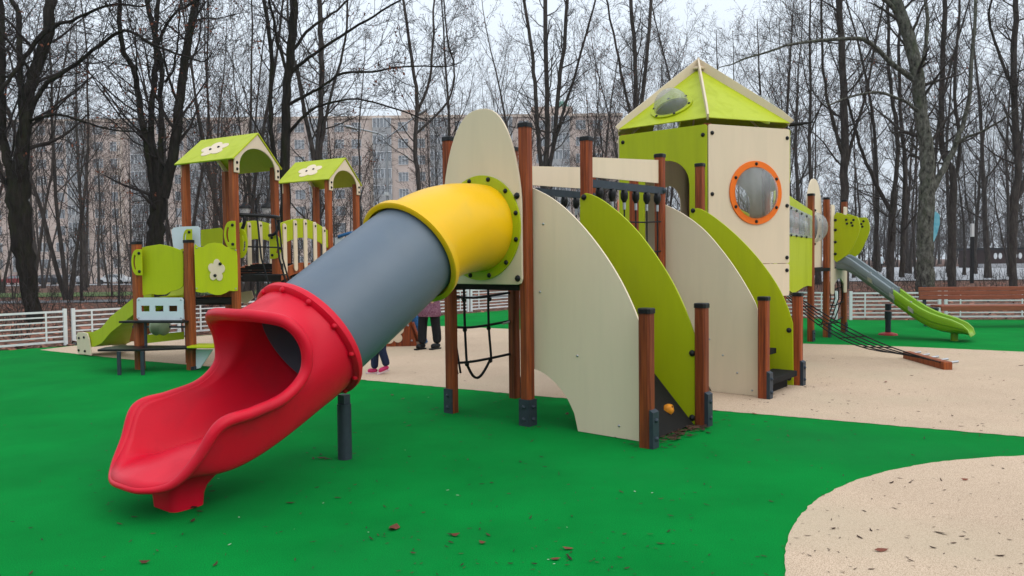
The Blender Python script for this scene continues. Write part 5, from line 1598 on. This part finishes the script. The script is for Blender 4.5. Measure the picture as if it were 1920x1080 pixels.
key_tree('bare_tree', 'straight dark tree right behind the mottled trunk, close to a thinner twin', 33, [
    lb([(1785, 532, 17), (1785, 430, 16), (1787, 330, 14), (1767, 280, 12), (1765, 167, 11), (1770, 60, 10), (1772, -10, 9)], 0, 5),
    lb([(1787, 350, 9), (1800, 280, 8), (1790, 180, 7), (1795, 80, 6), (1800, -10, 5)], 1, 4)], 109, bark='slimbark', dens=0.8)
key_tree('bare_tree', 'forked dark tree low behind the small grey and green slide', 36, [
    lb([(1668, 522, 16), (1671, 450, 15), (1674, 394, 14), (1676, 360, 14)]),
    lb([(1675, 370, 10), (1683, 300, 9), (1678, 220, 8), (1667, 130, 7), (1665, -10, 6)], 0, 5),
    lb([(1673, 400, 9), (1640, 340, 8), (1612, 270, 6), (1590, 190, 5)], -1.5, 4),
    lb([(1690, 520, 12), (1693, 470, 12), (1694, 420, 11), (1697, 330, 10), (1690, 230, 8), (1685, 120, 7), (1690, -10, 5)], 1, 4)], 110, bark='slimbark', dens=0.8)
key_tree('bare_tree', 'dark tree with drooping twigs at the right edge of the picture', 31, [
    lb([(1899, 537, 16), (1899, 480, 15), (1900, 412, 15), (1902, 370, 17), (1908, 320, 14), (1902, 200, 13), (1900, 100, 12), (1905, -10, 10)], 0, 5),
    lb([(1903, 380, 10), (1925, 330, 9), (1940, 250, 8), (1935, 120, 7)], -0.5, 4),
    lb([(1900, 170, 7), (1870, 90, 6), (1855, 40, 5), (1860, -10, 4)], -2, 2)], 111, bark='slimbark', dens=1.1)
key_tree('bare_tree', 'tall straight dark trunk just right of the lime pyramid roof', 34, [
    lb([(1584, 520, 17), (1583, 430, 16), (1583, 353, 16), (1583, 233, 15), (1578, 100, 13), (1573, -10, 12)], 0, 6),
    lb([(1583, 330, 8), (1602, 250, 7), (1620, 190, 6), (1640, 90, 5), (1660, -10, 4)], 1.5, 3),
    lb([(1582, 300, 8), (1560, 220, 7), (1545, 130, 6), (1540, -10, 5)], -1.5, 4)], 112, bark='slimbark', dens=0.9)

# --- the wood: many slim trees, each its own object, in copies of the prototypes
rngw = random.Random(42)
spots = []
def ok_spot(x, y, dmin): return all((x-a)**2+(y-b)**2 > dmin*dmin for a, b in spots)
def scatter(n, x0, x1, Y0, Y1, name, label, group, protos, smin=0.85, smax=1.15, dmin=2.0):
    k = tries = 0
    while k < n and tries < 4000:
        tries += 1
        Y = Y0+(Y1-Y0)*rngw.random()
        xp = x0+(x1-x0)*rngw.random()
        X = (xp-960)/F*Y
        if not ok_spot(X, Y, dmin): continue
        spots.append((X, Y)); k += 1
        i = rngw.choice(protos)
        place_tree(name, PROTO[i], label, (X, Y, gz(X, Y)), rngw.random()*6.28, rngw.uniform(smin, smax), group)
scatter(10, -60, 480, 27, 42, 'slim_tree', 'slim bare tree among the trunks left of the play house', 'slim trees left of the play house', [0, 1, 3, 5, 6, 8])
scatter(24, -60, 520, 46, 95, 'slim_tree', 'slim bare tree farther back between the left wood and the apartment block', 'slim trees before the apartment block at left', [0, 1, 2, 3, 4, 6, 8])
scatter(13, 600, 1150, 40, 85, 'slim_tree', 'thin bare tree before the middle of the apartment block', 'thin trees before the middle of the apartment block', [2, 3, 6, 0, 8], 0.8, 1.0)
scatter(10, 560, 1180, 34, 60, 'young_tree', 'young many-stemmed bare tree behind the tube slide and bridge', 'young trees behind the climbing frame', [5, 7], 0.9, 1.2)
scatter(28, 1130, 1500, 42, 85, 'slim_tree', 'slim bare tree crowding behind the lime pyramid roof', 'slim trees behind the pyramid roof', [0, 1, 4, 6, 8])
scatter(33, 1470, 1980, 36, 70, 'slim_tree', 'slim bare tree in the wood right of the tower', 'slim trees right of the tower', [0, 1, 2, 4, 6, 8], 0.8, 1.05)
scatter(60, 1130, 2050, 108, 165, 'far_tree', 'hazy bare tree in the distant wood beyond the plaza', 'distant trees beyond the plaza', [0, 2, 3, 5, 6], 0.7, 1.0, 2.5)
scatter(16, -80, 520, 20, 40, 'sapling', 'thin bare sapling in the litter behind the left fence', 'saplings behind the left fence', [7, 5], 0.35, 0.75, 1.0)

# --- the far wood, one grey mass of stems beyond the plaza and round the block
T = Tree(900); T.rmin = 0.02
for k in range(440):
    if k < 380: Y = T.rng.uniform(106, 150); X = (T.rng.uniform(1120, 2050)-960)/F*Y
    else: Y = T.rng.uniform(70, 126); X = (T.rng.uniform(-120, 640)-960)/F*Y
    hh = T.rng.uniform(6, 13) if k < 380 else T.rng.uniform(5, 10)
    b = T.shoot(np.array([X, Y, gz(X, Y)-0.2]), np.array([T.rng.normal()*0.1, T.rng.normal()*0.1, 1.0]), hh, T.rng.uniform(0.06, 0.13), 0, 6, 0.05, 0.05, 0.2)
    for x in T.kids(b, 13, 0.12, 1.0, (25, 60), 0.36, 0.5, 4, 0.12, 0.08, lmin=0.8):
        T.kids(x, 7, 0.2, 1.0, (25, 60), 0.5, 0.6, 3, 0.15, 0.04, lmin=0.5)
v, f = T.mesh({0, 1, 2})
fwd = bpy.data.objects.new('far_wood', npmesh('far_wood', v, f, M['slimbark'])); COL.objects.link(fwd)
tag(fwd, 'grey mass of distant bare trees beyond the plaza and the road', 'far wood', kind='stuff')

# ================================================================== UNDERGROWTH AND LEAVES
rng = np.random.default_rng(5)
def in_play(x, y):
    ins = False; n = len(PLAY)
    for i in range(n):
        x1, y1 = PLAY[i]; x2, y2 = PLAY[(i+1) % n]
        if (y1 > y) != (y2 > y) and x < (x2-x1)*(y-y1)/(y2-y1)+x1: ins = not ins
    return ins
T = Tree(77); T.rmin = 0.004
cnt = 0
while cnt < 260:
    Y = rng.uniform(14.5, 33); X = (rng.uniform(-60, 520)-960)/F*Y if cnt < 150 else (rng.uniform(1480, 1990)-960)/F*rng.uniform(24, 40)
    if cnt >= 150: Y = rng.uniform(24, 42); X = (rng.uniform(1480, 1990)-960)/F*Y
    if in_play(X, Y) or (Y < 16.5 and cnt < 150 and in_play(X+0.5, Y-0.5)): continue
    cnt += 1
    for k in range(rng.integers(2, 5)):
        b = T.shoot(np.array([X+rng.normal()*0.1, Y+rng.normal()*0.1, gz(X, Y)-0.03]), np.array([rng.normal()*0.35, rng.normal()*0.35, 1.0]), rng.uniform(0.4, 1.5), 0.008, 0, 5, 0.12, 0.03)
        T.kids(b, 4, 0.3, 1.0, (25, 60), 0.4, 0.6, 3, 0.15, 0.05, lmin=0.12)
v, f = T.mesh({0, 1})
ug = bpy.data.objects.new('undergrowth', npmesh('undergrowth', v, f, M['twig'])); COL.objects.link(ug)
tag(ug, 'low bare stems and twigs growing out of the leaf litter', 'undergrowth', kind='stuff')

def flat_leaves(n, pick, size, m, name, label, cat, z0, curl=0.3, elong=2.2):
    cs_ = []
    while len(cs_) < n:
        p = pick()
        if p is not None: cs_.append(p)
    c_ = np.array([(x, y, z0+gz(x, y)) for x, y in cs_])
    th = rng.uniform(0, 2*np.pi, n); sz = size*np.exp(rng.normal(size=n)*0.35)
    a = np.stack([np.cos(th), np.sin(th), rng.normal(size=n)*0.12], 1)*sz[:, None]
    b = np.stack([-np.sin(th), np.cos(th), rng.normal(size=n)*0.2], 1)*(sz/elong*rng.uniform(0.5, 1.3, n))[:, None]
    up = np.zeros((n, 3)); up[:, 2] = sz*curl*rng.uniform(0.1, 1, n)
    k = b*rng.uniform(-0.8, 0.8, (n, 1))
    vs = np.stack([c_-a+up*0.6, c_-a*0.3+b+k*0.4, c_+a*0.45+b*0.7+k, c_+a+up+k*1.2, c_+a*0.35-b*0.8+k, c_-a*0.35-b+k*0.3], 1)
    vs[:, :, 2] = np.maximum(vs[:, :, 2], c_[:, None, 2]+0.001)
    vs = vs.reshape(-1, 3)
    i = np.arange(n)[:, None]*6
    f = np.concatenate([i+np.array([[0, 1, 2, 3]]), i+np.array([[0, 3, 4, 5]])], 0)
    o = bpy.data.objects.new(name, npmesh(name, vs, f, m, False)); COL.objects.link(o)
    return tag(o, label, cat, kind='stuff')
def pick_play():
    r = rng.random()
    if r < 0.55:
        p = gnd(rng.uniform(-50, 1970), 540+540*rng.uniform(0.12, 1)**1.0)
    else:
        p = gnd(rng.uniform(640, 1970), rng.uniform(600, 830))
    return (p.x, p.y) if in_play(p.x, p.y) and p.y > 2 else None
flat_leaves(720, pick_play, 0.0145, M['leaf'], 'fallen_leaves', 'small brown leaves and pods scattered over the rubber playground', 'leaves', 0.007, elong=4.2)
def pick_sand():
    p = gnd(rng.uniform(640, 1970), rng.uniform(615, 1080)); return (p.x, p.y) if in_play(p.x, p.y) else None
flat_leaves(420, pick_sand, 0.011, M['leaf'], 'seed_bits', 'tiny dark seeds and stalks strewn over the playground', 'litter', 0.006, 0.3, 3.5)
PS = [P[k] for k in ('P1', 'P2', 'P4', 'P5', 'P6', 'P7', 'P8')]+[sp(2.93, 0), V3(gnd(647, 860)), LH['L1'], LH['L2']]
def pick_foot():
    q = PS[rng.integers(0, len(PS))]; a = rng.uniform(0, 6.28); r = 0.09+abs(rng.normal())*0.16
    return (q.x+r*math.cos(a), q.y+r*math.sin(a))
flat_leaves(220, pick_foot, 0.016, M['leaf'], 'foot_leaves', 'brown leaf bits gathered round the feet of posts and slide', 'leaves', 0.007, elong=2.8)
flat_leaves(18, pick_play, 0.027, mat('rusty_leaf', (0.12, 0.035, 0.02), 0.7, island=0.6), 'rusty_leaves', 'larger rusty leaves lying singly on the playground', 'leaves', 0.007, 0.6, 1.5)
# drift of leaves caught at the foot of the climbing ramp
q6 = P['P6']
def pick_drift():
    a = rng.uniform(-0.9, -0.05); b = rng.uniform(-0.0, 1.0)
    p = P['P5']+E2*(0.95+a*0.9*(1-0.3*b))+E1*(0.02+rng.normal()*0.05)
    return (p.x, p.y)
flat_leaves(130, pick_drift, 0.024, M['leaf'], 'leaf_drift', 'drift of brown leaves at the foot of the black climbing ramp', 'leaves', 0.012, 0.5, 2.4)
def pick_litter():
    Y = 13+27*rng.random()**1.4; X = (rng.uniform(-80, 2000)-960)/F*Y
    return None if in_play(X, Y) else (X, Y)
flat_leaves(16000, pick_litter, 0.055, mat('litter_leaf', (0.21, 0.088, 0.058), 0.8, island=0.65), 'leaf_carpet', 'carpet of red-brown fallen leaves on the park ground', 'leaves', 0.0, 0.5, 1.6)
def pick_scrap():
    p = gnd(rng.uniform(0, 1300), rng.uniform(700, 1060)); return (p.x, p.y) if in_play(p.x, p.y) else None
flat_leaves(22, pick_scrap, 0.009, mat('pale_scrap', (0.34, 0.40, 0.30), 0.8), 'paper_scraps', 'tiny pale scraps lying on the green rubber', 'scraps', 0.006, 0.1, 2.0)

# ================================================================== HAZE
hz = MB().abox((-440, -70, -12), (440, 440, 34)).build('haze', M['rope'])
hz.data.materials.clear()
hm = bpy.data.materials.new('haze'); hm.use_nodes = True
t = hm.node_tree
t.nodes.remove(t.nodes['Principled BSDF'])
pv = t.nodes.new('ShaderNodeVolumePrincipled')
pv.inputs['Color'].default_value = (0.9, 0.93, 0.97, 1)
pv.inputs['Density'].default_value = 0.0004
pv.inputs['Anisotropy'].default_value = 0.2
t.links.new(pv.outputs[0], t.nodes['Material Output'].inputs['Volume'])
hz.data.materials.append(hm)
hz['kind'] = 'stuff'; hz['label'] = 'thin grey winter haze in the air'; hz['category'] = 'haze'
